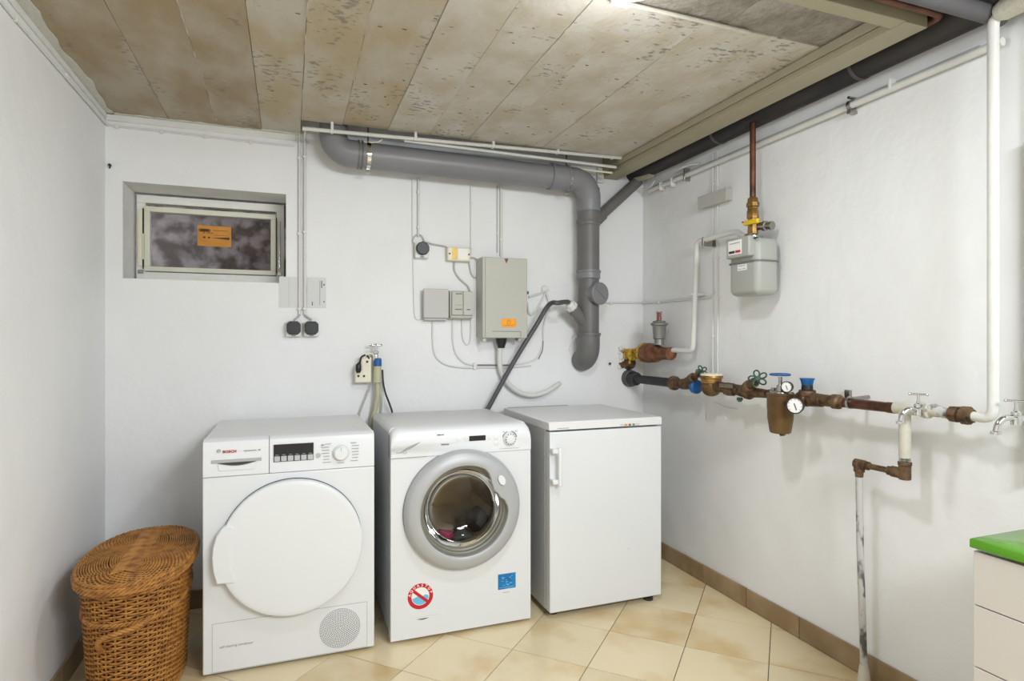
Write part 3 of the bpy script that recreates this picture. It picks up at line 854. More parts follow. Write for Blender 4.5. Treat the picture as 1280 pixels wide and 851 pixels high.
# two grey boxes
a = BW(527, 361.5, 0); b = BW(558, 398, 0)
gb = thing('distribution_box', ((a.x+b.x)/2, BY, b.z), 'plain square grey box, left of the two under the cream box', 'box')
box('box_back', M_boxlight, (a.x+0.006, b.x-0.004, BY-0.038, BY-0.0005, b.z-0.012, a.z-0.004), gb, bevel=0.003)
box('box_lid', M_boxlight, (a.x, b.x, BY-0.052, BY-0.036, b.z, a.z), gb, bevel=0.003)
a = BW(559.5, 364, 0); b = BW(587.5, 396.5, 0)
gb = thing('fuse_box', ((a.x+b.x)/2, BY, b.z), 'grey box with two hinged covers, right of the plain square one', 'box')
box('box_back', M_boxlight, (a.x, b.x, BY-0.045, BY-0.0005, b.z-0.010, a.z), gb, bevel=0.003)
mx_ = a.x+(b.x-a.x)*.56
box('cover', M_boxgrey, (a.x+0.008, mx_-0.001, BY-0.060, BY-0.044, b.z+0.008, a.z-0.004), gb, bevel=0.003)
box('cover', M_boxlight, (mx_+0.001, b.x-0.001, BY-0.058, BY-0.044, b.z+0.008, a.z-0.002), gb, bevel=0.003)
box('lower_rail', M_boxgrey, (a.x+0.002, b.x-0.001, BY-0.054, BY-0.044, b.z-0.006, b.z+0.006), gb, bevel=0.002)
mb = MB()
for (x0, x1, zz) in ((.22, .50, .86), (.2, .5, .26), (.72, .86, .26)): mb.box(a.x+(b.x-a.x)*x0, a.x+(b.x-a.x)*x1, BY-0.0608, BY-0.0598 if x0 < .6 else BY-0.0578, b.z+(a.z-b.z)*zz, b.z+(a.z-b.z)*zz+0.005)
mb.box(a.x+(b.x-a.x)*.2, a.x+(b.x-a.x)*.5, BY-0.0606, BY-0.0598, b.z+(a.z-b.z)*.44, b.z+(a.z-b.z)*.445+.001)
mb.build('print', M_dkgrey, gb, smooth=False, kind='stuff')
# lower cable runs
zrun = BW(600, 457.5, 0.004)
cable('wall_cable', [BW(541, 400, .006), BW(541, 425, .006), BW(544, 444, .006), BW(556, 455, .006), BW(575, 459, .006), BW(594, 459.5, .006), BW(640, 459, .006), BW(664, 457, .006)], 0.0042, M_cable, 'white cable from the left grey box sweeping right along the wall')
cable('wall_cable', [BW(566, 397, .006), BW(566, 425, .006), BW(570, 442, .006), BW(580, 453, .006), BW(595, 456, .006), BW(640, 455.5, .006), BW(662, 452, .006), BW(672, 446, .006), BW(678, 432, .006), BW(679.5, 424, .004)], 0.0040, M_cable, 'white cable from the right grey box curving up beside the hose')
cable('wall_cable', [BW(577.5, 397, .006), BW(578, 420, .006), BW(582, 430, .006), BW(587, 428, .006), BW(588.5, 415, .006), BW(588.5, 397, .006)], 0.0035, M_cable, 'white cable looping back under the right grey box')
box_ = box('cable_saddle', M_trimwhite, (BW(591, 458, 0).x, BW(595, 458, 0).x, BY-0.014, BY-0.0003, BW(593, 461.5).z, BW(593, 453.5).z), bevel=0.002); tag(box_, 'white saddle clamping the two cables below the meter cabinet', 'clamp')
tag(MB().cyl(BW(597, 456, .012), BW(637, 456.2, .012), 0.0022, seg=6).build('dark_wire', M_rubber), 'thin black wire lying over the cables below the meter cabinet', 'wire')
tag(MB().tube(smooth_path([BW(679, 426, .01), BW(678, 438, .01), BW(673, 449, .01)]), 0.0018, 6).build('dark_wire', M_rubber), 'thin black wire end right of the leaning grey hose', 'wire')
# meter cabinet
a = BW(604, 320.5, 0.11); b = BW(659.0, 422, 0.11)
xw0 = BW(599.5, 321, 0.02).x
zt = a.z; zbm = b.z-0.002
mc = thing('meter_cabinet', ((a.x+b.x)/2, BY, zbm), 'tall grey metal cabinet with orange sticker left of the drain pipe', 'electrical cabinet')
box('cabinet_body', M_boxgrey, (a.x-0.004, b.x-0.004, BY-0.095, BY-0.0005, zbm+0.006, zt), mc, bevel=0.003)
box('cabinet_door', M_boxgrey, (a.x-0.004, b.x, BY-0.112, BY-0.094, zbm, zt-0.001), mc, bevel=0.004)
box('door_seam', M_dkgrey, (a.x+0.010, a.x+0.0115, BY-0.1128, BY-0.1118, zbm+0.004, zt-0.005), mc)
p = BW(633, 323.5, 0.113)
mb = MB(); mb.poly([(p.x-0.011, BY-0.1120, zt-0.006), (p.x+0.011, BY-0.1120, zt-0.006), (p.x, BY-0.1120, zt-0.030)], (0, -0.002, 0)); mb.build('emblem', mat('maroon', rgb(120, 70, 70), 0.5, var=.2), mc)
s0 = BW(627, 398, 0.113); s1 = BW(645, 409, 0.113)
st = box('orange_sticker', M_orange, (s0.x, s1.x, BY-0.1132, BY-0.1118, s1.z, s0.z), mc)
mb = MB(); ctrx, ctrz = (s0.x+s1.x)/2, (s0.z+s1.z)/2
mb.ring((ctrx, BY-0.1132, ctrz+0.002), X_, Z_, 0.009, 0.011, (0, -0.0003, 0), 20)
mb.box(s0.x+0.012, s1.x-0.012, BY-0.1136, BY-0.1131, s1.z+0.008, s1.z+0.010); mb.build('print', mat('dark_orange_print', rgb(206, 120, 20), .5, var=.1), st, smooth=False)
mb = MB(); r0 = BW(615, 414, 0.113); r1 = BW(651, 421, 0.113)
mb.box(r0.x, r1.x, BY-0.1126, BY-0.1118, r0.z-0.0012, r0.z+0.0008); mb.box(r1.x-0.001, r1.x+0.001, BY-0.1126, BY-0.1118, r1.z, r0.z)
mb.build('name_plate_edge', M_rubber, mc, smooth=False)
mb = MB()
for (u, v) in ((603.5, 423.5), (647, 424)):
    p = BW(u, v, 0.07); mb.cyl(Vector((p.x, BY-0.10, zbm-0.010)), Vector((p.x, BY-0.06, zbm-0.010)), 0.009); mb.box(p.x-0.008, p.x+0.008, BY-0.09, BY-0.05, zbm-0.010, zbm+0.008)
mb.build('bracket', M_steel, mc)
kx = b.x; kz = BW(664, 366, 0.06).z
mb = MB(); mb.cyl((kx-0.006, BY-0.06, kz), (kx+0.022, BY-0.06, kz), 0.0055); mb.cyl((kx+0.020, BY-0.06, kz), (kx+0.026, BY-0.06, kz), 0.009)
mb.build('side_latch', M_steel, mc)
p = BW(627, 421, 0.06)
mb = MB(); mb.lathe((p.x, BY-0.055, zbm+0.004), -Z_, [(0, .030), (.030, .026), (.042, .021), (.056, .018)], 20); mb.build('cable_gland', M_black, mc)
gx, gz = p.x, zbm-0.04
pth = [Vector((gx-0.004, BY-0.055, gz)), BW(624.5, 445, .045), BW(626, 463, .035), BW(634, 478, .030), BW(648, 490, .028), BW(665, 494, .028), BW(682, 490, .025), BW(696, 481.5, .014), BW(699, 479, -.004)]
cable('flexible_conduit', pth, 0.0135, M_whitepipe, 'thick white flexible conduit hanging in a curve below the meter cabinet', cat='conduit', seg=14, n=8)
# cables entering the wall to the right of the cabinet
cable('wall_cable', [BW(659.5, 378, .02), BW(661, 390, .012), BW(664, 393, .01), BW(670, 388, .01), BW(676, 378, .01), BW(680, 370, .01), BW(682, 364, .004)], 0.0050, M_whitepipe, 'white cable looping from the cabinet side to the wall hole')
cable('wall_cable', [BW(682, 364, .012), BW(685, 374, .012), BW(687, 384, .010), BW(682, 398, .008), BW(679, 412, .006), BW(679, 424, .004)], 0.0050, M_whitepipe, 'white cable dropping from the wall hole behind the grey hose')
cable('wall_cable', [BW(661, 371, .01), BW(668, 369, .01), BW(676, 366, .012), BW(684, 362, .004)], 0.006, M_whitepipe, 'thick white cable stub between cabinet and wall hole')
mb = MB(); c = BW(681, 361, 0); n = 12; rr = random.Random(4)
mb.poly([(c.x+math.cos(2*PI*k/n)*.028*rr.uniform(.7, 1.1), BY-0.010, c.z+math.sin(2*PI*k/n)*.020*rr.uniform(.7, 1.1)) for k in range(n)], (0, 0.0098, 0))
tag(mb.build('plaster_patch', M_trimwhite, bevel=0.004), 'lump of white plaster round the cable hole beside the cabinet', 'plaster patch')

# horizontal thin conduit behind the stack, round the corner to the right wall
za = BW(720, 377.5, 0.006); zb_ = RW(806, 378, .006)
pts = [BW(690, 377, .007), BW(722, 377.5, .007), BW(760, 378, .007), Vector((RX-0.010, BY-0.010, zb_.z)), RW(830, 377, .007), RW(876, 372.5, .007), RW(889, 371, .007), RW(892.5, 364, .007)]
o = cable('wall_conduit', pts, 0.0052, M_cable, 'thin painted conduit behind the drain pipe and round the right corner', corner=0.012)
for q in (BW(763, 378, .007), RW(824, 377.3, .007), RW(868, 373.3, .007)):
    box('clamp', M_trimwhite, (q.x-.008, q.x+.008, q.y-.008, q.y+.008, q.z-.009, q.z+.006), o, bevel=.001)
tag(MB().cyl(BW(762.5, 454.5, -.002), BW(762.5, 454.5, .014), 0.007, seg=12).build('wall_plug', M_rubber), 'dark wall plug beside the yellow gas valve', 'plug')

# ================================================================== tap, power strip and hose above the dryer
c = BW(470, 440, 0.06)
tp = thing('water_tap', (c.x, BY-0.02, c.z-0.05), 'small chrome tap with blue hose coupling behind the dryer', 'tap')
mb = MB(); mb.cyl((c.x, BY, c.z-0.015), (c.x, BY-0.055, c.z-0.015), 0.010); mb.lathe((c.x, BY-0.055, c.z-0.05), Z_, [(0, .011), (.03, .013), (.04, .011), (.044, .014), (.054, .014), (.056, .007), (.085, .006), (.088, .010), (.092, .005)], 16)
mb.build('tap_body', M_chrome, tp)
mb = MB(); mb.cyl((c.x-0.026, BY-0.055, c.z+0.034), (c.x+0.026, BY-0.055, c.z+0.034), 0.0042); mb.sphere((c.x-0.026, BY-0.055, c.z+0.034), 0.006); mb.sphere((c.x+0.026, BY-0.055, c.z+0.034), 0.006)
mb.build('tap_handle', M_chrome, tp)
zc0 = BW(472, 447.5, .055).z; zc1 = BW(472, 457.5, .055).z
xx = BW(472, 450, .055).x
MB().lathe((xx, BY-0.055, zc0), Z_*-1, [(0, .014), (.003, .019), (zc0-zc1, .020)], 18).build('hose_coupling', M_bluepl, tp)
hs = thing('inlet_hose', (xx, BY-0.055, 0.86), 'olive inlet hose with aquastop sleeve hanging from the small tap', 'hose')
z2 = BW(472, 476, .055).z
MB().lathe((xx-0.001, BY-0.055, zc1+.001), -Z_, [(0, .019), (zc1-z2, .0205), (zc1-z2+.004, .022), (zc1-z2+.008, .022), (zc1-z2+.010, .012)], 18).build('sleeve', M_olive, hs)
MB().tube(smooth_path([(xx-0.001, BY-0.055, z2), BW(472, 495, .055), BW(469, 512, .050), BW(465, 530, .045), BW(464, 560, .045)]), 0.0115, 12).build('hose', M_olive, hs)
MB().tube(smooth_path([(xx+0.016, BY-0.05, z2), BW(479, 500, .04), BW(478, 520, .04), BW(477, 550, .04)]), 0.006, 8).build('clear_hose', M_cable, hs)
cable('power_cable', [BW(478, 462, .07), BW(479, 478, .07), BW(482, 492, .06), BW(487, 505, .05), BW(491, 520, .04), BW(492, 550, .04)], 0.0045, M_rubber, 'black power cable hanging right of the olive hose')
cable('power_cable', [BW(465, 478, .04), BW(458, 495, .03), BW(449, 520, .03), BW(446, 550, .03)], 0.0035, M_cablegrey, 'thin grey cable hanging left of the olive hose')
# power strip / triple socket
p0 = BW(443, 442, 0.04); p1 = BW(465, 479, 0.04)
ps = thing('multi_socket', ((p0.x+p1.x)/2, BY, p1.z), 'cream multi-way socket with black plug beside the small tap', 'socket')
q0 = BW(451, 446, .04); q1 = BW(464, 478, .04); q2 = BW(443.5, 463, .04)
mb = MB()
mb.poly([(q0.x, BY-0.055, q0.z), (q1.x, BY-0.055, q0.z), (q1.x, BY-0.055, q1.z), (q2.x, BY-0.055, q1.z), (q2.x, BY-0.055, q2.z), (q0.x, BY-0.055, q2.z)], (0, 0.0545, 0))
mb.build('socket_body', M_cream, ps, bevel=0.006)
for (u, v) in ((448, 470), (455, 470), (459, 452)):
    p = BW(u, v, .055); mb = MB(); mb.lathe((p.x, BY-0.0545, p.z), -Y_, [(0, .0095), (.0022, .0095), (.0022, .0075), (.0005, .007)], 16); mb.build('outlet', M_sash2, ps)
    MB().lathe((p.x, BY-0.0552, p.z), -Y_, [(0, .0055), (.0006, .0055)], 12).build('outlet_hole', M_rubber, ps)
mb = MB(); p = BW(448, 459, .065)
mb.tube([p+Z_*0.022+X_*0.006, p+Z_*0.01, p-Z_*0.012, p-Z_*0.026], [.006, .013, .014, .009], 14)
mb.tube(smooth_path([p+Z_*.02+X_*.006, BW(452, 446, .07), BW(458, 444, .06), BW(462, 449, .05)]), 0.0045, 8)
mb.build('black_plug', M_black, ps)
MB().tube(smooth_path([BW(454, 447, .06), BW(460, 442, .065), BW(466, 443, .06), BW(468, 450, .06)]), 0.004, 8).build('cable_tail', M_cream, ps)

# ================================================================== TUMBLE DRYER
def hole_panel(mb, x0, x1, z0, z1, cx, cz, r, y0, y1, n=72):
    inner = []; outer = []
    for k in range(n):
        t = 2*PI*k/n; dx, dz = math.cos(t), math.sin(t)
        s_ = min((x1-cx)/dx if dx > 1e-9 else 1e9, (x0-cx)/dx if dx < -1e-9 else 1e9, (z1-cz)/dz if dz > 1e-9 else 1e9, (z0-cz)/dz if dz < -1e-9 else 1e9)
        inner.append((cx+dx*r, cz+dz*r)); outer.append([cx+dx*s_, cz+dz*s_])
    for (qx, qz) in ((x0, z0), (x0, z1), (x1, z0), (x1, z1)):
        i = min(range(n), key=lambda k: (outer[k][0]-qx)**2+(outer[k][1]-qz)**2); outer[i] = [qx, qz]
    vs = [(p[0], y0, p[1]) for p in inner]+[(p[0], y0, p[1]) for p in outer]+[(p[0], y1, p[1]) for p in inner]+[(p[0], y1, p[1]) for p in outer]
    fs = []
    for k in range(n):
        l = (k+1) % n
        fs += [(k, l, n+l, n+k), (2*n+k, 3*n+k, 3*n+l, 2*n+l), (k, 2*n+k, 2*n+l, l), (n+k, n+l, 3*n+l, 3*n+k)]
    return mb.add(vs, fs)
DX0, DX1, DF, DB = -0.289, 0.309, 2.372, 2.955
dy = thing('tumble_dryer', ((DX0+DX1)/2, (DF+DB)/2, 0), 'white front-loading tumble dryer with round white door beside the wicker basket', 'dryer')
box('cabinet', M_white, (DX0+0.002, DX1-0.002, DF+0.022, DB, 0.014, 0.825), dy, bevel=0.006)
zcp = 0.713
def D(u, v, o=0.0): return FY(u, v, DF-o)
box('front_panel', M_white, (DX0, DX1, DF, DF+0.024, 0.012, zcp-0.0015), dy, bevel=0.004)
mb = MB()
prof = [(DF+0.001, zcp), (DF+0.004, 0.820), (DF+0.008, 0.836), (DF+0.020, 0.845), (DF+0.05, 0.846), (DF+0.05, zcp)]
mb.poly([(D(336.5, 570).x+0.0008, y, z) for y, z in prof], (DX1-D(336.5, 570).x-0.0008, 0, 0))
mb.build('control_panel', M_white2, dy, bevel=0.002)
mb = MB()
mb.poly([(DX0, y, z) for y, z in prof], (D(336.5, 570).x-0.0008-DX0, 0, 0))
wd = mb.build('water_drawer', M_white2, dy, bevel=0.002)
box('top_panel', M_whitetop, (DX0, DX1, DF+0.045, DB, 0.818, 0.846), dy, bevel=0.006)
# drawer handle
s0 = D(264, 575.5); s1 = D(327, 573)
hz0 = D(295, 577).z
box('grey_strip', M_silver, (s0.x, s1.x, DF-0.0012, DF+0.004, hz0-0.0015, hz0+0.0095), wd, bevel=0.001)
pts = []; c0x, c1x = D(272, 580).x, D(320, 577).x
for k in range(17):
    t = k/16; pts.append((c0x+(c1x-c0x)*t, DF-0.0008, hz0-0.002-0.011*math.sin(PI*t)))
MB().poly(pts, (0, 0.003, 0)).build('grip_recess', mat('recess_shade', rgb(70, 72, 66), 0.8, var=.1), wd, smooth=False)
pts = []
for k in range(17):
    t = k/16; pts.append((c0x+(c1x-c0x)*t, DF-0.0016, hz0-0.004-0.011*math.sin(PI*t)))
pts += [(c1x-0.004, DF-0.0016, hz0-0.030), (c0x+0.004, DF-0.0016, hz0-0.030)]
MB().poly(pts, (0, 0.003, 0)).build('grip_lip', M_white2, wd, bevel=0.001)
# display
s0 = D(342, 556); s1 = D(392, 553); dz1 = D(367, 554.5).z; dz0 = D(367, 576).z
box('display', M_black, (s0.x, s1.x, DF-0.0010, DF+0.004, dz0, dz1), dy, bevel=0.001)
W_ = (s1.x-s0.x)/6
for k in range(6):
    b = box('button', mat('silver_button', rgb(186, 190, 194), 0.4, var=.05), (s0.x+W_*k+0.0025, s0.x+W_*(k+1)-0.0015, DF-0.0035, DF, dz0+0.002, dz0+0.021), dy, bevel=0.001)
    box('button_mark', M_grey, (s0.x+W_*k+0.006, s0.x+W_*(k+1)-0.006, DF-0.0016, DF-0.0009, dz0+0.0245, dz0+0.0265), dy)
# dial and its legends
dc = D(426, 566)
mb = MB(); mb.lathe((dc.x, DF+0.002, dc.z), -Y_, [(0, .029), (.004, .029), (.005, .0265), (.016, .025), (.019, .022), (.019, 0)], 32)
dl = mb.build('dial', M_white2, dy)
MB().lathe((dc.x, DF+0.001, dc.z), -Y_, [(0, .0305), (.0025, .0305)], 32).build('dial_rim', M_silver, dl)
box('pointer', M_grey, (dc.x-0.0007, dc.x+0.0007, DF-0.0176, DF-0.0168, dc.z+0.008, dc.z+0.021), dl)
mb = MB(); rr = random.Random(8)
for sgn in (-1, 1):
    for k in range(7):
        z = dc.z+0.036-k*0.0115; x = dc.x+sgn*(0.036+(0.006 if k in (1, 2, 3, 4, 5) else 0)); L_ = rr.uniform(.020, .030)
        x0, x1 = (x, x+L_) if sgn > 0 else (x-L_, x)
        mb.box(x0, x1, DF-0.0006, DF+0.0015, z, z+0.0016)
mb.box(dc.x-0.014, dc.x+0.014, DF-0.0006, DF+0.0015, dc.z-0.038, dc.z-0.0365)
mb.box(dc.x-0.071, dc.x-0.061, DF-0.0006, DF+0.0015, dc.z+0.032, dc.z+0.036); mb.box(dc.x-0.069, dc.x-0.064, DF-0.0006, DF+0.0015, dc.z+0.014, dc.z+0.016)
mb.build('dial_legend', M_grey, dy, smooth=False, kind='stuff')
bc = D(398, 569)
MB().lathe((bc.x, DF+0.002, bc.z), -Y_, [(0, .0085), (.004, .0085), (.0045, .006)], 20).build('start_button', M_silver, dy)
# brand lettering
lp = D(278, 566.5)
text('BOSCH', 0.0125, (lp.x+.001, DF-0.0002, lp.z+.001), M_bosch, dy, bold=0.0004, sx=1.1)
mb = MB(); ec = D(273.5, 564); mb.ring((ec.x, DF-0.0002, ec.z+0.001), X_, Z_, 0.0052, 0.0066, (0, -.0006, 0), 24)
mb.box(ec.x-.0034, ec.x-.0020, DF-.0008, DF-.0002, ec.z-.003, ec.z+.005); mb.box(ec.x+.0020, ec.x+.0034, DF-.0008, DF-.0002, ec.z-.003, ec.z+.005); mb.box(ec.x-.002, ec.x+.002, DF-.0008, DF-.0002, ec.z+.0004, ec.z+.0016)
mb.build('emblem', M_grey, dy, smooth=False)
mp_ = D(305, 563.5)
mb = MB()
for k in range(12):
    x = mp_.x+k*0.0035; mb.box(x, x+0.0020, DF-.0006, DF+.003, mp_.z-.001, mp_.z+.0012+(k % 3)*.0005)
mb.box(mp_.x+.048, mp_.x+.055, DF-.0006, DF+.003, mp_.z-.001, mp_.z+.0035)
mb.build('model_print', M_grey, dy, smooth=False)
# round door
dcn = FY(366.5, 683, DF-0.02); RD = 0.2475
dcx, dcz = dcn.x, dcn.z
mb = MB(); mb.lathe((dcx, DF+0.001, dcz), -Y_, [(0, RD+0.0018), (.0025, RD+0.0018), (.0026, RD-.004), (.006, RD-0.004)], 96)
dgap = mb.build('door_gasket', M_dkgrey, dy)
mb = MB(); mb.lathe((dcx, DF-0.004, dcz), -Y_, [(0, RD-0.003), (.004, RD), (.030, RD), (.034, RD-0.0015), (.036, RD-0.005), (.0365, RD-0.02), (.037, RD*0.6), (.037, 0.0)], 96)
door = mb.build('door', M_white2, dy, angle=60)
mb = MB()
hh0 = FY(264, 700, DF-0.045)
out = []
aa = math.radians(18)
def hpnt(r, ang): return (dcx-math.cos(ang)*r, DF-0.049, dcz+math.sin(ang)*r)
out = [tuple(FY(u_, v_, DF-.045)) for u_, v_ in ((284, 656), (277, 661), (270, 671), (266, 684), (264.5, 699), (266, 716), (270.5, 731), (294.5, 728.5), (289.5, 712), (287.5, 694), (289, 676), (294, 660))]
mb.poly(out, (0, 0.024, 0))
mb.build('door_handle', M_white2, door, bevel=0.004)
# lower service panel and grille
l0 = D(265, 782.0); l1 = D(459, 751); zlo = D(266, 842).z+0.002; zhi = (l0.z+l1.z)/2+.002
mb = MB()
rectframe(mb, l0.x, l1.x, zlo, zhi, 0.0012, DF-0.0004, DF+0.002)
mb.build('panel_seam', M_grey, dy, smooth=False)
gc = D(425, 784.5); GR = 0.0765
mb = MB(); mb.lathe((gc.x, DF+0.001, gc.z), -Y_, [(0, GR), (.0022, GR), (.0026, GR-.002), (.0026, 0)], 48); gr = mb.build('grille', M_white2, dy)
mb = MB()
for ring in range(1, 14):
    rr_ = ring*0.0056; nn_ = max(6, int(2*PI*rr_/0.0062))
    for k in range(nn_):
        t = 2*PI*(k+ring*.37)/nn_; mb.lathe((gc.x+rr_*math.cos(t), DF-0.0015, gc.z+rr_*math.sin(t)), -Y_, [(0, .0019), (.0004, .0019)], 6)
mb.build('grille_holes', M_rubber, gr, smooth=False, kind='stuff')
tp_ = D(274.5, 810.5)
text('self cleaning condenser', 0.0125, (tp_.x, DF-0.0003, tp_.z), M_grey, dy, sx=0.95)
for (x, y) in ((DX0+.05, DF+.05), (DX1-.05, DF+.05), (DX0+.05, DB-.05), (DX1-.05, DB-.05)):
    MB().lathe((x, y, 0.0), Z_, [(0, .022), (.008, .022), (.009, .012), (.016, .012)], 16).build('foot', M_rubber, dy)

# ================================================================== WASHING MACHINE
WX0, WX1, WF, WB = 0.373, 0.966, 2.378, 2.945
wm = thing('washing_machine', ((WX0+WX1)/2, (WF+WB)/2, 0), 'white washing machine with large silver porthole, between dryer and freezer', 'washing machine')
def Wp(u, v, o=0.0): return FY(u, v, WF-o)
pc = FY(580, 637, WF-0.02); pcx, pcz = pc.x, pc.z
mb = MB()                                    # shell: sides, back, bottom, roof
mb.box(WX0+0.004, WX0+0.02, WF+0.045, WB, 0.018, 0.832); mb.box(WX1-0.02, WX1-0.004, WF+0.045, WB, 0.018, 0.832)
mb.box(WX0+0.02, WX1-0.02, WB-0.01, WB, 0.018, 0.832); mb.box(WX0+0.02, WX1-0.02, WF+0.045, WB-0.01, 0.018, 0.03)
mb.build('cabinet', M_side, wm, bevel=0.002)
mb = MB()
ys = []
zsp = 0.722
# front skin with porthole
fr = MB(); hole_panel(fr, WX0, WX1, 0.014, 0.735, pcx, pcz, 0.205, WF, WF+0.05)
fr.build('front_panel', M_white, wm, bevel=0.0)
# rounded fascia + side returns
def rr_outline(x0, x1, z0, z1, r, y, n=6):
    pts = [(x0, y, z0), (x1, y, z0)]
    for k in range(n+1):
        t = PI/2*k/n; pts.append((x1-r+r*math.cos(t), y, z1-r+r*math.sin(t)))
    for k in range(n+1):
        t = PI/2+PI/2*k/n; pts.append((x0+r+r*math.cos(t), y, z1-r+r*math.sin(t)))
    return pts
def loft(mb, loops):
    n = len(loops[0]); o = [p for l in loops for p in l]
    fs = [(i*n+k, i*n+(k+1) % n, (i+1)*n+(k+1) % n, (i+1)*n+k) for i in range(len(loops)-1) for k in range(n)]
    fs += [tuple(range(n)), tuple((len(loops)-1)*n+k for k in range(n))][::1]
    return mb.add(o, fs)
mb = MB()
loops = []
for (dyy, zt_, ins) in ((0.0, 0.800, 0.000), (0.002, 0.816, 0.0), (0.008, 0.832, 0.001), (0.018, 0.843, 0.002), (0.035, 0.848, 0.002), (0.06, 0.850, 0.002)):
    loops.append(rr_outline(WX0+ins, WX1-ins, 0.7365 if dyy < .05 else 0.7365, zt_, 0.030, WF-0.004+dyy))
loft(mb, loops)
mb.build('fascia', M_white2, wm, angle=60)
mb = MB(); loft(mb, [rr_outline(WX0+0.002, WX1-0.002, 0.825, 0.850, 0.020, WF+0.055), rr_outline(WX0+0.002, WX1-0.002, 0.825, 0.850, 0.020, WB-0.015), rr_outline(WX0+0.012, WX1-0.012, 0.825, 0.840, 0.012, WB)])
mb.build('top_panel', M_whitetop, wm, angle=60)
box('side_groove', M_dkgrey, (WX0-0.0005, WX0+0.006, WF+0.050, WF+0.054, 0.02, 0.82), wm)
# detergent drawer
a = Wp(488, 575.5); b = Wp(537, 577)
mb = MB(); zl = Wp(500, 576).z
mb.box(WX0+0.002, Wp(534, 576).x, WF-0.0048, WF+.002, 0.7350, 0.7368)
mb.build('drawer_seam', M_grey, wm, smooth=False)
g0_ = Wp(501, 566, .005); g1_p = Wp(526, 552, .005)
pts = []
for k in range(13):
    t = k/12; pts.append((g0_.x+(g1_p.x-g0_.x)*t, WF-0.0052, g0_.z+(g1_p.z-g0_.z)*(t**0.62)))
for k in range(12, -1, -1):
    t = k/12; pts.append((g0_.x+(g1_p.x-g0_.x)*t, WF-0.0052, g0_.z+(g1_p.z-g0_.z)*(t**0.62)-0.013*math.sin(PI*min(1, t*1.0))**0.8*(1-t*0.35)))
MB().poly(pts, (0, 0.003, 0)).build('drawer_grip', mat('grip_grey', rgb(160, 162, 162), .5, var=.05), wm, smooth=False)
pts2 = [(p[0]-0.001, WF-0.007, p[2]-0.004) for p in pts[13:]]
pts2 += [(g0_.x, WF-0.007, g0_.z-0.03), (g1_p.x+0.004, WF-0.007, g0_.z-0.030), (g1_p.x+0.010, WF-0.007, g0_.z-0.004)][::-1][::-1]
o_ = Wp(506, 565.5, .005)
mb = MB(); mb.ring((o_.x-.0, WF-0.0050, o_.z), X_, Z_, 0.005, 0.0062, (0, -.0005, 0), 20); mb.box(o_.x-.034, o_.x-.008, WF-.0055, WF-.003, o_.z-.001, o_.z+.0012)
mb.build('drawer_print', M_grey, wm, smooth=False)
# printed marks (too small to read in the photo)
mb = MB(); rr = random.Random(12)
for (u, v, n, h) in ((546.5, 543.5, 7, .006), (551.5, 555.5, 8, .0075)):
    p = Wp(u, v, .004)
    for k in range(n):
        x = p.x+k*0.0042; mb.box(x, x+0.0028, WF-0.0048, WF-.0035, p.z-h/2, p.z+h/2*rr.uniform(.2, 1))
mb.build('brand_print', mat('blue_grey_print', rgb(90, 96, 120), .5, var=.05), wm, smooth=False)
a = Wp(586.5, 549.5, .004); b = Wp(607, 543.6, .004); zmid = (Wp(597, 547.5, .004)).z
box('display', M_black, (a.x, b.x, WF-0.0060, WF-.002, zmid-0.0105, zmid+0.0105), wm, bevel=.001)
for (u, v) in ((573.5, 549), (583, 548), (612, 546.5), (620, 547.0), (620, 554)):
    p = Wp(u, v, .004); MB().lathe((p.x, WF-.002, p.z), -Y_, [(0, .010), (.0032, .010), (.0040, .0085), (.0040, 0)], 20).build('button', M_whitetop, wm)
kc = Wp(637.5, 548.5, .01)
mb = MB(); mb.lathe((kc.x, WF-.002, kc.z), -Y_, [(0, .031), (.003, .030), (.012, .024), (.018, .021), (.020, .017), (.020, 0)], 32)
kn = mb.build('dial', M_white2, wm)
mb = MB(); mb.ring((kc.x, WF-.0045, kc.z), X_, Z_, .0315, .0335, (0, -.001, 0), 16, math.radians(110), math.radians(165)); mb.ring((kc.x, WF-.0045, kc.z), X_, Z_, .0315, .0335, (0, -.001, 0), 16, math.radians(10), math.radians(75))
for k in range(12):
    t = 2*PI*k/12; e = Vector((math.cos(t), 0, math.sin(t)))
    mb.obox(Vector((kc.x, WF-.018, kc.z))+e*.0185, e, Vector((0, 1, 0)), e.cross(Y_), .0045, .0035, .0011)
mb.build('dial_marks', M_rubber, kn, smooth=False)
MB().lathe((kc.x, WF-.0215, kc.z), -Y_, [(0, .009), (.001, .009)], 16).build('dial_centre', M_whitetop, kn)
mb = MB(); mb.box(kc.x-.045, kc.x+.043, WF-.0048, WF-.0035, kc.z-.041, kc.z-.0398); mb.box(kc.x-.032, kc.x-.022, WF-.0048, WF-.0035, kc.z+.030, kc.z+.032); mb.box(kc.x+.024, kc.x+.036, WF-.0048, WF-.0035, kc.z+.030, kc.z+.032)
mb.build('dial_legend', M_grey, wm, smooth=False, kind='stuff')
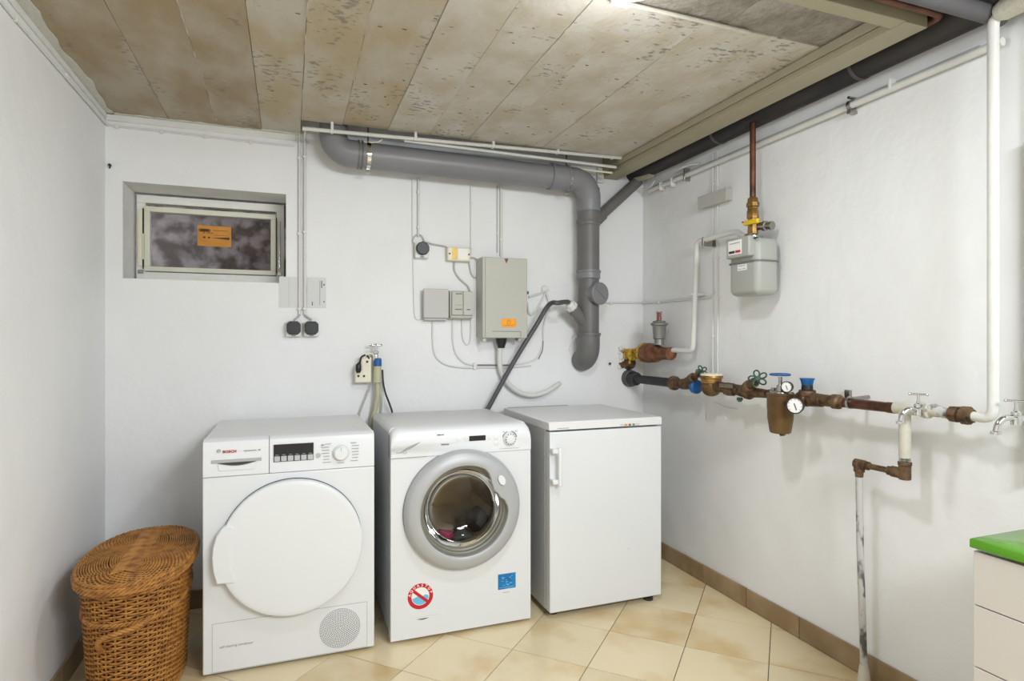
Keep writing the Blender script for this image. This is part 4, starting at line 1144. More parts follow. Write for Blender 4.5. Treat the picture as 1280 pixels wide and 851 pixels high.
# porthole
pd = thing('porthole_tmp', (0, 0, 0), '', '') if False else None
def rin(t, base=0.184):
    d = math.degrees((t+PI) % (2*PI)-PI)
    key = [(-180, 1), (-6, 1), (-1, .99), (7, .94), (18, .84), (31.7, .775), (42, .82), (50.6, .90), (57, .965), (64, 1.0), (180, 1)]
    for (a0, v0), (a1, v1) in zip(key[:-1], key[1:]):
        if a0 <= d <= a1:
            k = (d-a0)/(a1-a0); k = k*k*(3-2*k); return base*(v0+(v1-v0)*k)
    return base
RO = 0.2440
n = 144; vs = []; fs = []
prof = [(0.000, RO, None), (-0.010, RO+0.001, None), (-0.020, RO-0.003, None), (-0.030, RO-0.008, None), (-0.038, RO-0.020, None), (-0.044, None, 0.018), (-0.0445, None, 0.003), (-0.042, None, 0.0), (-0.028, None, 0.0)]
for (yy, rout, rinn) in prof:
    for k in range(n):
        t = 2*PI*k/n
        r = rout if rout is not None else rin(t)+rinn
        vs.append((pcx+r*math.cos(t), WF+yy-0.004, pcz+r*math.sin(t)))
m_ = len(prof)
for i in range(m_-1):
    for k in range(n):
        fs.append((i*n+k, i*n+(k+1) % n, (i+1)*n+(k+1) % n, (i+1)*n+k))
mb = MB(); mb.add(vs, fs); pdoor = mb.build('porthole_door', M_silver, wm, angle=42)
MB().lathe((pcx, WF+0.0005, pcz), -Y_, [(0, RO+0.001), (.0045, RO+0.001)], 96, caps=False).build('door_gap', M_rubber, pdoor)
mb = MB(); mb.lathe((pcx, WF-0.030, pcz), Y_, [(0, .1835), (.004, .180), (.010, .178), (.012, .172), (.020, .170), (.024, .163), (.040, .160)], 72, caps=False)
mb.build('inner_bezel', mat('bezel_grey', rgb(128, 127, 116), .4, metal=.1, var=.05), pdoor, angle=30)
mb = MB(); mb.lathe((pcx, WF-0.014, pcz), Y_, [(0, .170), (.03, .163), (.06, .150), (.085, .125), (.10, .08), (.104, 0.001)], 56, caps=False)
mb.build('door_glass', M_doorglass, pdoor, angle=80)
mb = MB(); oc = FY(627.5, 600, WF-0.052)
mb.poly([(oc.x+math.cos(2*PI*k/24)*.015-math.sin(2*PI*k/24)*.006, WF-0.0535, oc.z+math.sin(2*PI*k/24)*.021) for k in range(24)], (0, .002, 0))
mb.build('white_oval', M_white2, pdoor, bevel=.0008)  # flat white oval laid on the porthole ring
# rubber seal and drum
mb = MB(); mb.lathe((pcx, WF+0.02, pcz), Y_, [(0, .204), (.02, .200), (.05, .195), (.055, .175), (.09, .172), (.095, .20), (.097, .235)], 56, caps=False)
mb.build('door_seal', mat('grey_seal_rubber', rgb(112, 110, 100), .7, var=.1), wm)
mb = MB(); mb.lathe((pcx, WF+0.115, pcz), Y_, [(0, .235), (.33, .235), (.34, .20), (.345, .001)], 48, caps=False)
for k in range(3):
    t = math.radians(100+120*k); e = Vector((math.cos(t), 0, math.sin(t))); s_ = e.cross(Y_)
    mb.obox(Vector((pcx, WF+0.27, pcz))+e*.20, e, Y_, s_, .034, .15, .016)
mb.build('drum', M_drum, wm, angle=40)
def blob(c, r, sx, sy, sz, seed):
    rr = random.Random(seed); mb = MB(); mb.sphere(c, r, sx, sy, sz, 18, 12)
    c = Vector(c)
    for v in mb.v:
        d = v-c; v += d*0.22*math.sin(d.x*90+seed)*math.cos(d.z*110+seed*2)+d*rr.uniform(-.05, .05)
    return mb
for nm, lab, c, r, sc, m_c, sd in (
    ('garment', 'crumpled pink garment inside the washing machine drum', (pcx-.050, WF+.175, pcz-.165), .052, (1.1, 1.1, .62), M_pink, 1),
    ('garment', 'crumpled slate grey garment inside the washing machine drum', (pcx+.045, WF+.175, pcz-.168), .048, (1.15, 1.1, .55), M_slate, 2),
    ('garment', 'dark garment bundled on the right in the drum', (pcx+.125, WF+.22, pcz-.115), .07, (.75, 1.2, .8), M_darkcloth, 3),
    ('garment', 'dark maroon garment bundled on the left in the drum', (pcx-.145, WF+.23, pcz-.100), .075, (.6, 1.2, .9), mat('maroon_cloth', rgb(74, 34, 38), .9, var=.4, vscale=30), 4)):
    tag(blob(c, r*.9, *sc, sd).build(nm, m_c, angle=80), lab, 'clothes')
# stickers
sc_ = Wp(525.5, 745); SR = 0.0515
stk = MB().lathe((sc_.x, WF-0.0001, sc_.z), -Y_, [(0, SR+.0015), (.0006, SR+.0015), (.0006, 0)], 48).build('round_sticker', M_paper, wm)
mb = MB(); cS = Vector((sc_.x, WF-0.0007, sc_.z)); mb.ring(cS, X_, Z_, SR*.70, SR, (0, -.0005, 0), 48)
e = (X_*0.76-Z_*0.65).normalized(); mb.obox(cS-Y_*.0003, e, Y_, e.cross(Y_), SR*.74, .0003, SR*.115)
mb.build('red_ring', M_red, stk, smooth=False)
mb = MB(); pts = [(sc_.x+SR*.66*math.cos(math.radians(t)), WF-.0008, sc_.z+SR*.66*math.sin(math.radians(t))) for t in range(190, 351, 10)]
pts += [(sc_.x+SR*.60, WF-.0008, sc_.z+SR*.02), (sc_.x+SR*.40, WF-.0008, sc_.z+SR*.10), (sc_.x+SR*.1, WF-.0008, sc_.z-SR*.06), (sc_.x-SR*.2, WF-.0008, sc_.z+SR*.02), (sc_.x-SR*.45, WF-.0008, sc_.z-SR*.08)]
mb.poly(pts, (0, .0003, 0)); mb.build('water_mark', M_ltblue, stk, smooth=False)
for i, ch in enumerate('AQUASTOP'):
    t = math.radians(168-i*(156/7.0)*0.98); rad = SR*.765
    up = Vector((math.cos(t), 0, math.sin(t))); ax = Vector((math.sin(t), 0, -math.cos(t)))
    text(ch, 0.0150, cS+up*rad-Y_*.0008, M_paper, stk, name='letter', ax=ax, up=up, depth=.0002, bold=.0003, align='CENTER')
b0_ = Wp(622.5, 717.5); b1_ = Wp(644.5, 737)
zc_m = (Wp(633.5, 716.5).z, Wp(633.5, 735.5).z)
bs = box('blue_sticker', M_blue, (b0_.x, b1_.x, WF-.0009, WF+.0005, zc_m[1], zc_m[0]), wm)
mb = MB(); rr = random.Random(21)
for k in range(15):
    x = rr.uniform(b0_.x+.008, b1_.x-.016); z = rr.uniform(zc_m[1]+.012, zc_m[0]-.008); mb.box(x, x+rr.uniform(.004, .012), WF-.0013, WF-.0008, z, z+rr.uniform(.0015, .004))
mb.box(b0_.x+.006, b1_.x-.006, WF-.0013, WF-.0008, zc_m[1]+.006, zc_m[1]+.008)
mb.build('print', M_ltblue, bs, smooth=False)
p = Wp(633, 740)
box('small_print', M_grey, (p.x-.015, p.x+.013, WF-.0005, WF+.001, p.z-.001, p.z+.0008), wm)
p = Wp(528.5, 773.5)
mb = MB(); mb.poly([(p.x-.025+.05*t/10, WF-.0006, p.z+.0025-.005*math.sin(PI*t/10)) for t in range(11)], (0, .002, 0)); mb.build('flap_notch', M_dkgrey, wm, smooth=False)
box('filter_flap_seam', mat('pale_seam', rgb(205, 206, 206), .5, var=.02), (p.x-.050, p.x+.065, WF-.0004, WF+.001, p.z+.0095, p.z+.0105), wm)
for (x, y) in ((WX0+.05, WF+.06), (WX1-.05, WF+.06), (WX0+.05, WB-.05), (WX1-.05, WB-.05)):
    MB().lathe((x, y, 0.0), Z_, [(0, .024), (.010, .024), (.011, .012), (.020, .012)], 16).build('foot', M_rubber, wm)

# ================================================================== FREEZER
FX0, FX1, FF, FB = 1.044, 1.606, 2.352, 2.93
fz = thing('freezer', ((FX0+FX1)/2, (FF+FB)/2, 0), 'white under-counter freezer with flat door and long handle, right of the washing machine', 'freezer')
box('cabinet', M_side, (FX0+.002, FX1-.002, FF+.058, FB, .028, .814), fz, bevel=.003)
box('freezer_door', M_white, (FX0+.001, FX1, FF, FF+.046, .030, .806), fz, bevel=.004)
fd = fz.children[-1] if False else None
box('door_gasket', M_grey, (FX0+.008, FX1-.008, FF+.044, FF+.060, .036, .800), fz)
box('door_edge_line', M_dkgrey, (FX0+.010, FX1-.006, FF+.030, FF+.060, .8065, .8125), fz)
top = MB().poly([(FX0-.003, y, z) for y, z in ((FF+.0, .813), (FF+.0, .842), (FF+.006, .849), (FB, .850), (FB, .813))], (FX1-FX0+.006, 0, 0)).build('worktop', M_whitetop, fz, bevel=.003)
box('rear_strip', M_grey, (FX0+.02, FX1-.20, FB-.004, FB+.002, .850, .853), fz)
def Fp(u, v, o=0.0): return FY(u, v, FF-o)
ch_ = Fp(787, 530.7)
box('indicator_strip', M_side, (ch_.x-.048, ch_.x+.052, FF-.0012, FF+.002, ch_.z-.0055, ch_.z+.0055), fz, bevel=.001)
for i, (dx, m_) in enumerate(((-.020, mat('amber_lamp', rgb(206, 140, 40), .4, var=.05)), (0, mat('red_lamp', rgb(190, 40, 40), .4, var=.05)), (.020, mat('green_lamp', rgb(70, 140, 70), .4, var=.05)))):
    MB().lathe((ch_.x+dx, FF-.001, ch_.z), -Y_, [(0, .0052), (.0022, .0048), (.003, .003), (.003, 0)], 16).build('indicator_lamp', m_, fz)
bp_ = Fp(697, 535.6)
mb = MB()
for k in range(9): mb.box(bp_.x+k*.0062, bp_.x+k*.0062+.0042, FF-.0005, FF+.002, bp_.z-.0018, bp_.z+.0018)
mb.build('brand_print', M_grey, fz, smooth=False)
h0 = Fp(700, 559, .035); h1 = Fp(700, 608, .035)
mb = MB(); hx = Fp(700.0, 580, .035).x
mb.box(hx-.0075, hx+.0075, FF-.042, FF-.028, h1.z, h0.z)
hd = mb.build('door_handle', M_white2, fz, bevel=.004)
for z in (h0.z-.018, h1.z+.018):
    box('handle_bracket', M_white2, (hx-.032, hx-.004, FF-.034, FF+.001, z-.010, z+.010), hd, bevel=.004)
p = Fp(785.5, 685.5)
MB().lathe((p.x, FF+.0005, p.z), -Y_, [(0, .0022), (.001, .0018)], 10).build('chip_mark', M_grey, fz)
for (x, y) in ((FX0+.045, FF+.07), (FX1-.045, FF+.04), (FX0+.045, FB-.05), (FX1-.045, FB-.05)):
    MB().lathe((x, y, 0.0), Z_, [(0, .022), (.012, .022), (.013, .012), (.032, .012)], 16).build('foot', M_rubber, fz)
box('plinth', M_rubber, (FX0+.03, FX1-.03, FF+.09, FF+.11, .006, .03), fz)

# ================================================================== WICKER BASKET
bcx, bcy = -0.497, 2.462
bk_ = thing('laundry_basket', (bcx, bcy, 0), 'oval brown wicker laundry basket with lid in the left corner', 'basket')
def ov(a, b, t, nexp=2.25):
    c, s = math.cos(t), math.sin(t)
    return (math.copysign(abs(c)**(2/nexp), c)*a, math.copysign(abs(s)**(2/nexp), s)*b)
NW = 22
def arcpar(a, b, m):
    pts = [ov(a, b, 2*PI*k/720) for k in range(720)]
    L = [0]
    for k in range(720):
        p, q = pts[k], pts[(k+1) % 720]; L.append(L[-1]+math.hypot(q[0]-p[0], q[1]-p[1]))
    out = []; j = 0
    for i in range(m):
        s = L[-1]*i/m
        while L[j+1] < s: j += 1
        t = (j+(s-L[j])/(L[j+1]-L[j]))/720*2*PI
        out.append(t)
    return out
M_ = NW*8
TT = arcpar(.15, .27, M_)
weave = MB()
zz = 0.022; row = 0
while zz < 0.402:
    f = zz/0.41
    a = 0.130+0.024*f; b = 0.252+0.030*f
    if not (0.302 < zz < 0.318):
        path = []
        for i, t in enumerate(TT):
            x, y = ov(a, b, t); nx, ny = ov(1/a, 1/b, t, 2.0); L_ = math.hypot(x/a/a, y/b/b)
            nx, ny = x/a/a/L_, y/b/b/L_
            off = 0.0055*math.sin(2*PI*NW*i/M_+(PI if row % 2 else 0))
            path.append((bcx+x+nx*off, bcy+y+ny*off, zz+0.0009*math.sin(i*1.7+row)))
        weave.tube(path, 0.0037, 5, closed=True)
    zz += 0.0083; row += 1
weave.build('woven_side', M_wick, bk_, kind='stuff', angle=80)
stk_ = MB()
for i in range(NW*2):
    t = TT[int(i*M_/(NW*2))+2 if int(i*M_/(NW*2))+2 < M_ else 0]
    p = []
    for f in (0, .5, 1.0):
        a = 0.130+0.024*f; b = 0.252+0.030*f; x, y = ov(a, b, t); p.append((bcx+x, bcy+y, .012+.395*f))
    stk_.tube(p, 0.0034, 5)
stk_.build('stakes', M_wick, bk_, kind='stuff')
def oval_solid(a0, b0, a1, b1, z0, z1, n=56):
    mb = MB(); vs = [];
    for (a, b, z) in ((a0, b0, z0), (a1, b1, z1)):
        for k in range(n): x, y = ov(a, b, 2*PI*k/n); vs.append((bcx+x, bcy+y, z))
    return mb.add(vs, [(k, (k+1) % n, n+(k+1) % n, n+k) for k in range(n)]+[tuple(range(n))[::-1], tuple(range(n, 2*n))])
oval_solid(.122, .244, .146, .274, .010, .405).build('dark_core', M_wickdk, bk_)  # added dark core behind the weave, its colour shades the gaps
def braid(z, a, b, r, strands=3, turns=34, amp=.005, cx=bcx, cy=bcy, m=340):
    mb = MB()
    tt = arcpar(a, b, m)
    for s in range(strands):
        path = []
        for i, t in enumerate(tt):
            x, y = ov(a, b, t); L_ = math.hypot(x/a/a, y/b/b); nx, ny = x/a/a/L_, y/b/b/L_
            ph = 2*PI*turns*i/m+2*PI*s/strands
            o_ = amp*math.cos(ph); path.append((cx+x+nx*o_, cy+y+ny*o_, z+amp*math.sin(ph)))
        mb.tube(path, r, 5, closed=True)
    return mb
braid(.310, .152, .280, .0042).build('braided_band', M_wick, bk_, angle=80)
braid(.016, .132, .254, .0050).build('base_rim', M_wick, bk_, angle=80)
# lid
LZ = 0.447; LA, LB = 0.174, 0.307
lid = oval_solid(LA-.012, LB-.012, LA-.012, LB-.012, .412, LZ-.004).build('lid', M_wickdk, bk_)
top_ = MB(); kk = 0
q = LA-0.004
while q > 0.022:
    a = q; b = LB-(LA-q)
    m = max(60, int(260*q/LA)//4*4)
    tt = arcpar(a, b, 220); path = []
    for i, t in enumerate(tt):
        x, y = ov(a, b, t, 2.25 if q > .08 else 2.1)
        ang = math.atan2(y, x)
        path.append((bcx+x, bcy+y, LZ+0.012*(1-(q/LA)**2)+0.0028*math.sin(2*PI*(55/2.0)*i/220*2+(PI if kk % 2 else 0))))
    top_.tube(path, 0.0031, 5, closed=True)
    q -= 0.0072; kk += 1
top_.build('woven_top', M_wick, lid, kind='stuff', angle=80)
sp = MB(); y = -0.285+.06
while y < 0.225:
    for s_ in (-1, 1):
        p0 = Vector((bcx, bcy+y, LZ+.0175)); p1 = Vector((bcx+s_*.036, bcy+y-.022, LZ+.0135))
        sp.tube([p0, (p0+p1)/2+Z_*.001, p1], [.0026, .0032, .0026], 5)
    y += 0.0085
sp.build('herringbone_spine', M_wick, lid, kind='stuff')
for z, aa_ in ((.443, 0), (.431, .003), (.419, .002)):
    braid(z, LA+aa_-.002, LB+aa_-.002, .0040, 3, 30, .0042).build('rim_braid', M_wick, lid, angle=80)
braid(.404, .160, .289, .0036, 3, 30, .0035).build('upper_band', M_wick, bk_, angle=80)
# handle on the near side
pA = FZ(140, 789, 0.0); 
def side_pt(t, z, off):
    f = z/0.41; a = 0.130+0.024*f; b = 0.252+0.030*f; x, y = ov(a, b, t); L_ = math.hypot(x/a/a, y/b/b)
    return Vector((bcx+x+x/a/a/L_*off, bcy+y+y/b/b/L_*off, z))
hb = MB()
h_pts = smooth_path([side_pt(math.radians(t_), z_, o_) for t_, z_, o_ in ((254, .228, .004), (255, .258, .026), (260, .284, .036), (270, .300, .038), (282, .308, .034), (292, .314, .018), (296, .312, .002))], 10)
for s in range(3):
    path = []
    for i, p in enumerate(h_pts):
        d = (h_pts[min(i+1, len(h_pts)-1)]-h_pts[max(i-1, 0)]).normalized(); a_, b_, _ = frame_of(d)
        ph = i*0.75+2*PI*s/3; path.append(p+a_*.0045*math.cos(ph)+b_*.0045*math.sin(ph))
    hb.tube(path, .0045, 6)
hb.build('handle', M_wick, bk_, angle=80)

# ================================================================== SINK CABINET + BASIN (right edge)
cXc = 1.435
cc_ = FX(1212, 672, cXc); ct = cc_.z; cY1 = cc_.y
cab = thing('sink_cabinet', ((cXc+RX)/2, cY1-.3, 0), 'pale beige drawer cabinet under the green basin', 'cabinet')
cf = cXc+0.006; cyb = FX(1216, 690, cf).y
box('cabinet_body', M_drawer, (cf+.018, RX-.002, cyb-.60, cyb, .06, ct-.055), cab, bevel=.002)
zz0 = ct-.027
zs_ = [zz0, FX(1217, 755, cf).z, FX(1217, 832, cf).z, 0.20]
d1 = zs_[0]-zs_[1]; d2 = zs_[1]-zs_[2]
zs_ = [zs_[0], zs_[1], zs_[2], zs_[2]-d2, 0.07]
for z1, z0 in zip(zs_[:-1], zs_[1:]):
    if z1-z0 < .03: continue
    box('drawer', M_drawer, (cf, cf+.017, cyb-.598, cyb-.001, z0+.0012, z1-.0012), cab, bevel=.0015)
box('cabinet_plinth', M_gap, (cf+.06, RX-.01, cyb-.59, cyb-.02, 0, .06), cab)
# green basin: slab with a bowl
bs_ = thing('wash_basin', ((cXc+RX)/2, cY1-.31, ct-.024), 'glossy green washbasin with shallow bowl on the beige cabinet', 'basin')
mb = MB(); x0, x1, y0, y1 = cXc, RX-.002, cY1-.62, cY1
bx, by_, ra, rb_ = (x0+x1)/2+.0, (y0+y1)/2, (x1-x0)/2-.045, (y1-y0)/2-.055
def rect_loop(x0, x1, y0, y1, z, n=48):
    cx_, cy_ = (x0+x1)/2, (y0+y1)/2; out = []
    for k in range(n):
        t = 2*PI*k/n; dx, dy_ = math.cos(t), math.sin(t); s_ = 1/max(abs(dx)/((x1-x0)/2), abs(dy_)/((y1-y0)/2)); out.append([cx_+dx*s_, cy_+dy_*s_, z])
    for (qx, qy) in ((x0, y0), (x0, y1), (x1, y0), (x1, y1)):
        i = min(range(n), key=lambda k: (out[k][0]-qx)**2+(out[k][1]-qy)**2); out[i] = [qx, qy, z]
    return [tuple(p) for p in out]
def ovl(a, b, z, e=3.2, n=48):
    return [(bx+ov(a, b, 2*PI*k/n, e)[0], by_+ov(a, b, 2*PI*k/n, e)[1], z) for k in range(n)]
loops = [rect_loop(x0+.004, x1, y0+.004, y1-.004, ct-.022), rect_loop(x0, x1, y0, y1, ct-.020), rect_loop(x0, x1, y0, y1, ct-.003), rect_loop(x0+.003, x1, y0+.003, y1-.003, ct),
         ovl(ra, rb_, ct-.001), ovl(ra-.012, rb_-.012, ct-.005), ovl(ra-.05, rb_-.06, ct-.030), ovl(ra-.12, rb_-.16, ct-.045), ovl(.02, .02, ct-.048, 2.0)]
nn_ = 48
mb.add([p for l in loops for p in l], [(i*nn_+k, i*nn_+(k+1) % nn_, (i+1)*nn_+(k+1) % nn_, (i+1)*nn_+k) for i in range(len(loops)-1) for k in range(nn_)])
mb.build('basin', M_basin, bs_, angle=50)
pdn = FZ(1270, 675, ct-.008)
MB().lathe((pdn.x, pdn.y, ct-.020), Z_, [(0, .016), (.012, .016), (.014, .011), (.014, .003)], 20).build('overflow_cap', M_chrome, bs_)

# ================================================================== RIGHT WALL: overhead pipes
def Ypipe(name, x, z, r, y0, y1, m, label, cat='pipe', seg=20):
    return tag(MB().cyl((x, y0, z), (x, y1, z), r, seg=seg).build(name, m), label, cat)
ip = Ypipe('iron_pipe', 1.872, 2.172, 0.058, 0.55, BY-.002, M_iron, 'black cast iron pipe high along the right wall', seg=28)
mb = MB(); rr = random.Random(31)
for k in range(26):
    y = rr.uniform(1.3, 2.95); mb.poly([(1.872+.0585*math.sin(a_), y+dd, 2.172-.0585*math.cos(a_)) for a_, dd in ((.62, 0), (.66, rr.uniform(.02, .08)), (.78, rr.uniform(.02, .06)), (.74, -.01))], (.001, 0, -.0008))
mb.build('paint_flakes', M_mortar, ip, smooth=False, kind='stuff')
for y in (1.55, 2.28): MB().ring((1.872, y-.012, 2.172), X_, Z_, .0575, .0605, (0, .014, 0), 28).build('pipe_clamp', mat('dark_clamp', rgb(90, 88, 84), .6, var=.2), ip)
tag(MB().tube(corner_path([(1.776, BY-.002, 2.143), (1.776, 1.195, 2.143), (0.4, 1.195, 2.143)], .035), 0.0125, 14).build('copper_pipe', M_copper), 'horizontal copper pipe bending round the beige casing under the slab', 'pipe')
tag(MB().cyl((0.4, 1.160, 2.165), (1.80, 1.160, 2.165), .018, seg=16).build('heating_pipe', M_iron), 'thin black pipe crossing the ceiling beside the copper pipe', 'pipe')
tag(MB().cyl((0.4, 1.118, 2.118), (1.90, 1.118, 2.118), .024, seg=20).build('crossing_pipe', mat('dusty_grey_pipe', rgb(98, 96, 100), .6, var=.2, vscale=8)), 'dusty grey pipe crossing the ceiling at the upper right corner', 'pipe')
# wall conduit with cable above
c_a = RW(812, 238, .022); c_b = RW(1236, 59, .022)
wc = MB().tube([(RX-.022, BY-.10, c_a.z-.002), (RX-.022, 1.12, c_b.z)], .0125, 14).build('wall_conduit', M_whitepipe); tag(wc, 'long white conduit running high along the right wall', 'conduit')
for u, v in ((827, 233), (841, 228), (858, 221), (1064, 133), (1115, 111)):
    p = RW(u, v, .022)
    if u < 900:
        mb = MB(); mb.box(RX-.037, RX-.0005, p.y-.005, p.y+.005, p.z-.022, p.z+.022+(.02 if u == 858 else 0)); mb.build('conduit_clamp', M_steel if u == 858 else M_trimwhite, wc, bevel=.002)
    elif u == 1064:
        mb = MB(); cz_ = c_a.z+(c_b.z-c_a.z)*.5
        mb.ring((RX-.022, p.y-.006, cz_), X_, Z_, .014, .020, (0, .012, 0), 24); mb.cyl((RX, p.y, cz_+.028), (RX-.036, p.y, cz_+.028), .005); mb.box(RX-.034, RX-.001, p.y-.008, p.y+.008, cz_-.030, cz_-.018)
        mb.build('ring_clamp', M_steel, wc)
    else:
        mb = MB(); mb.box(RX-.037, RX-.0005, p.y-.004, p.y+.004, 2.05, 2.085); mb.build('conduit_clamp', M_trimwhite, wc, bevel=.001)
tag(MB().tube([(RX-.006, 2.9, c_a.z+.020), (RX-.006, 1.19, c_b.z+.022)], .0035, 8).build('wall_cable', M_cablegrey), 'thin cable just above the long white conduit on the right wall', 'cable')
# bits at the far upper corner
for (pts, r, m, lab) in (
    ([RW(790, 228, .10), RW(800, 236, .05), RW(812, 234, .04), RW(818, 226, .05)], .004, M_cable, 'white cable tangle above the far end of the wall conduit'),
    ([RW(845, 214, .03), RW(851, 210, .04), RW(862, 206, .03), RW(872, 205, .02)], .005, M_cable, 'short white cable piece under the iron pipe')):
    tag(MB().tube(smooth_path(pts), r, 8).build('loose_cable', m), lab, 'cable')
tag(MB().cyl(RW(795, 224, .08), RW(815, 218, .06), .018).build('pipe_stub', M_beige), 'short beige pipe stub at the far end of the iron pipe', 'pipe')

# vertical conduits + junction box on right wall
for (u, v0, v1, lab, cl) in ((891.0, 192, 470, 'left of the two thin vertical conduits on the right wall', (230, 300, 420)), (897, 188, 470, 'right of the two thin vertical conduits on the right wall', (232, 322, 373))):
    a = RW(u, v0, .006); zb2 = RW(u, v1, .006).z
    if u > 895: zb2 = RW(u, 470, .006).z
    o = MB().cyl(a, (a.x, a.y, zb2), .0040, seg=8).build('thin_conduit', M_cable); tag(o, lab, 'conduit')
    for v in cl: z = RW(u, v, .006).z; box('clip', M_trimwhite, (a.x-.006, RX-.0003, a.y-.007, a.y+.007, z-.005, z+.005), o, bevel=.001)
ja = RW(873.5, 252, .03); jb_ = RW(909, 243, .03)
jy0, jy1 = RW(909, 243, .03).y, RW(874, 252, .03).y
zt_, zb3 = RW(890, 241, .03).z, RW(890, 257, .03).z
j = thing('junction_box', (RX, (jy0+jy1)/2, zb3), 'small grey junction box over the thin conduits left of the gas meter', 'junction box')
box('box_body', M_boxlight, (RX-.030, RX-.0005, jy0, jy1, zb3+.004, zt_-.004), j, bevel=.002)
box('box_lid', M_boxlight, (RX-.038, RX-.029, jy0-.002, jy1+.002, zb3, zt_), j, bevel=.002)

# copper drop + gas meter
GY = 2.035
cp = thing('gas_drop_pipe', (1.845, GY, 1.74), 'vertical copper gas pipe with brass coupling above the gas meter', 'pipe')
def GX(u, v, x=1.845): return FX(u, v, x)
gpy = GX(941, 200).y
zv0 = GX(941, 250).z; zt_m0 = 1.625
MB().cyl((1.845, gpy, 2.122), (1.845, gpy, zv0-.005), .0125, seg=18).build('copper_tube', M_copper, cp)
MB().lathe((1.845, gpy, zv0+.012), -Z_, [(0, .013), (.004, .020), (.022, .022), (.024, .026), (.040, .026), (.044, .021), (.056, .021), (.060, .024), (.090, .024), (.092, .020), (zv0+.012-zt_m0-.004, .022)], 8).build('brass_coupling', M_brass, cp)
zy = GX(955, 276).z
mb = MB(); mb.obox((1.815, gpy-.025, zy), X_, Y_, Z_, .008, .040, .010); mb.build('yellow_lever', M_yellow, cp, bevel=.004)
box('red_mark', M_red, (1.806, 1.816, gpy+.014, gpy+.022, zy+.004, zy+.010), cp)
mb = MB(); mb.lathe((1.86, gpy-.01, zy-.012), Vector((.15, -1, -.12)), [(0, .017), (.03, .017), (.032, .021), (.045, .021), (.048, .015), (.062, .014), (.064, .018), (.075, .018)], 16); mb.build('elbow_union', M_steel, cp)
gm = thing('gas_meter', (1.85, 2.03, 1.40), 'grey gas meter on the right wall with counter window and white label', 'gas meter')
gx0, gx1, gy0, gy1 = 1.787, 1.905, 1.945, 2.118
e_ = FX(946, 300, gx0)
zt_m, zsm, zb_m = 1.625, FX(930, 327.5, gx0).z, 1.405
def rr_box_loops(x0, x1, y0, y1, r, levels, n=5):
    loops = []
    for (z, ins) in levels:
        pts = []
        for (cx_, cy_, a0) in ((x1-r, y1-r, 0), (x0+r, y1-r, 90), (x0+r, y0+r, 180), (x1-r, y0+r, 270)):
            for k in range(n+1):
                t = math.radians(a0+90*k/n); rr2 = max(r-ins, .001); pts.append((cx_+rr2*math.cos(t), cy_+rr2*math.sin(t), z))
        loops.append(pts)
    return loops
mb = MB(); loft(mb, rr_box_loops(gx0, gx1, gy0, gy1, .026, [(zsm, 0), (zt_m-.030, 0), (zt_m-.012, .004), (zt_m-.003, .012), (zt_m, .024)])); mb.build('upper_shell', M_meter, gm, angle=50)
mb = MB(); loft(mb, rr_box_loops(gx0, gx1, gy0, gy1, .026, [(zb_m-.016, .025), (zb_m-.010, .010), (zb_m, .003), (zb_m+.008, 0), (zsm, 0)])); mb.build('lower_shell', M_meter, gm, angle=50)
mb = MB(); loft(mb, rr_box_loops(gx0-.006, gx1+.004, gy0-.006, gy1+.006, .030, [(zsm-.003, 0), (zsm+.003, 0)])); mb.build('seam_flange', mat('dark_meter_seam', rgb(112, 113, 108), .5, var=.05), gm)
z0c, z1c = FX(923, 322, gx0-.02).z, FX(923, 297, gx0-.02).z
cy0, cy1 = FX(938, 310, gx0-.02).y, FX(909.5, 310, gx0-.02).y
ct_ = box('counter_housing', M_meter, (gx0-.028, gx0+.01, cy0, cy1, z0c, z1c), gm, bevel=.006)
wy0, wy1 = FX(927, 310, gx0-.028).y, FX(910.5, 310, gx0-.028).y
box('counter_plate', M_paper, (gx0-.0295, gx0-.027, wy0, wy1, z0c+.014, z1c-.010), ct_, bevel=.001)
mb = MB(); mb.box(gx0-.0305, gx0-.029, wy0+.004+(wy1-wy0)*.45, wy1-.005, z0c+.020, z0c+.030); mb.build('digits', M_black, ct_, smooth=False)
mb = MB(); mb.box(gx0-.0305, gx0-.029, wy0+.005, wy0+(wy1-wy0)*.44, z0c+.020, z0c+.030); mb.build('red_digits', M_red, ct_, smooth=False)
mb = MB(); mb.box(gx0-.0303, gx0-.029, wy0+.008, wy1-.008, z1c-.024, z1c-.021); mb.build('print', M_grey, ct_, smooth=False)
l0_, l1_ = FX(933, 336, gx0-.001), FX(922, 336.5, gx0-.001)
lb = box('white_label', M_paper, (gx0-.0015, gx0+.001, l0_.y, l1_.y, FX(927, 338, gx0).z, FX(927, 330.5, gx0).z), gm)
mb = MB(); L_ = l1_.y-l0_.y; zl0, zl1 = FX(927, 338, gx0).z, FX(927, 330.5, gx0).z
for (a_, b_, zz_) in ((.1, .9, .70), (.1, .42, .2), (.55, .9, .2)): mb.box(gx0-.0022, gx0-.0014, l0_.y+L_*a_, l0_.y+L_*b_, zl0+(zl1-zl0)*zz_, zl0+(zl1-zl0)*zz_+.0025)
mb.build('print', M_grey, lb, smooth=False)
mb = MB(); mb.obox((gx0-.004, cy0-.012, z1c-.012), X_, Y_, Z_, .003, .010, .0025); mb.build('lock_tab', M_rubber, gm)
box('cover_groove', M_dkgrey, (gx0-.0006, gx0+.001, cy0-.008, cy0-.0065, z1c-.010, zt_m-.012), gm)
mb = MB(); mb.lathe((1.838, gpy, zt_m-.004), Z_, [(0, .040), (.008, .046), (.018, .046), (.020, .030), (.030, .027)], 28); mb.build('flange_cap', M_steel, gm)
MB().lathe((1.845, gpy+.062, zt_m-.004), Z_, [(0, .016), (.012, .018), (.024, .016)], 16).build('inlet_union', M_bluewheel, gm)
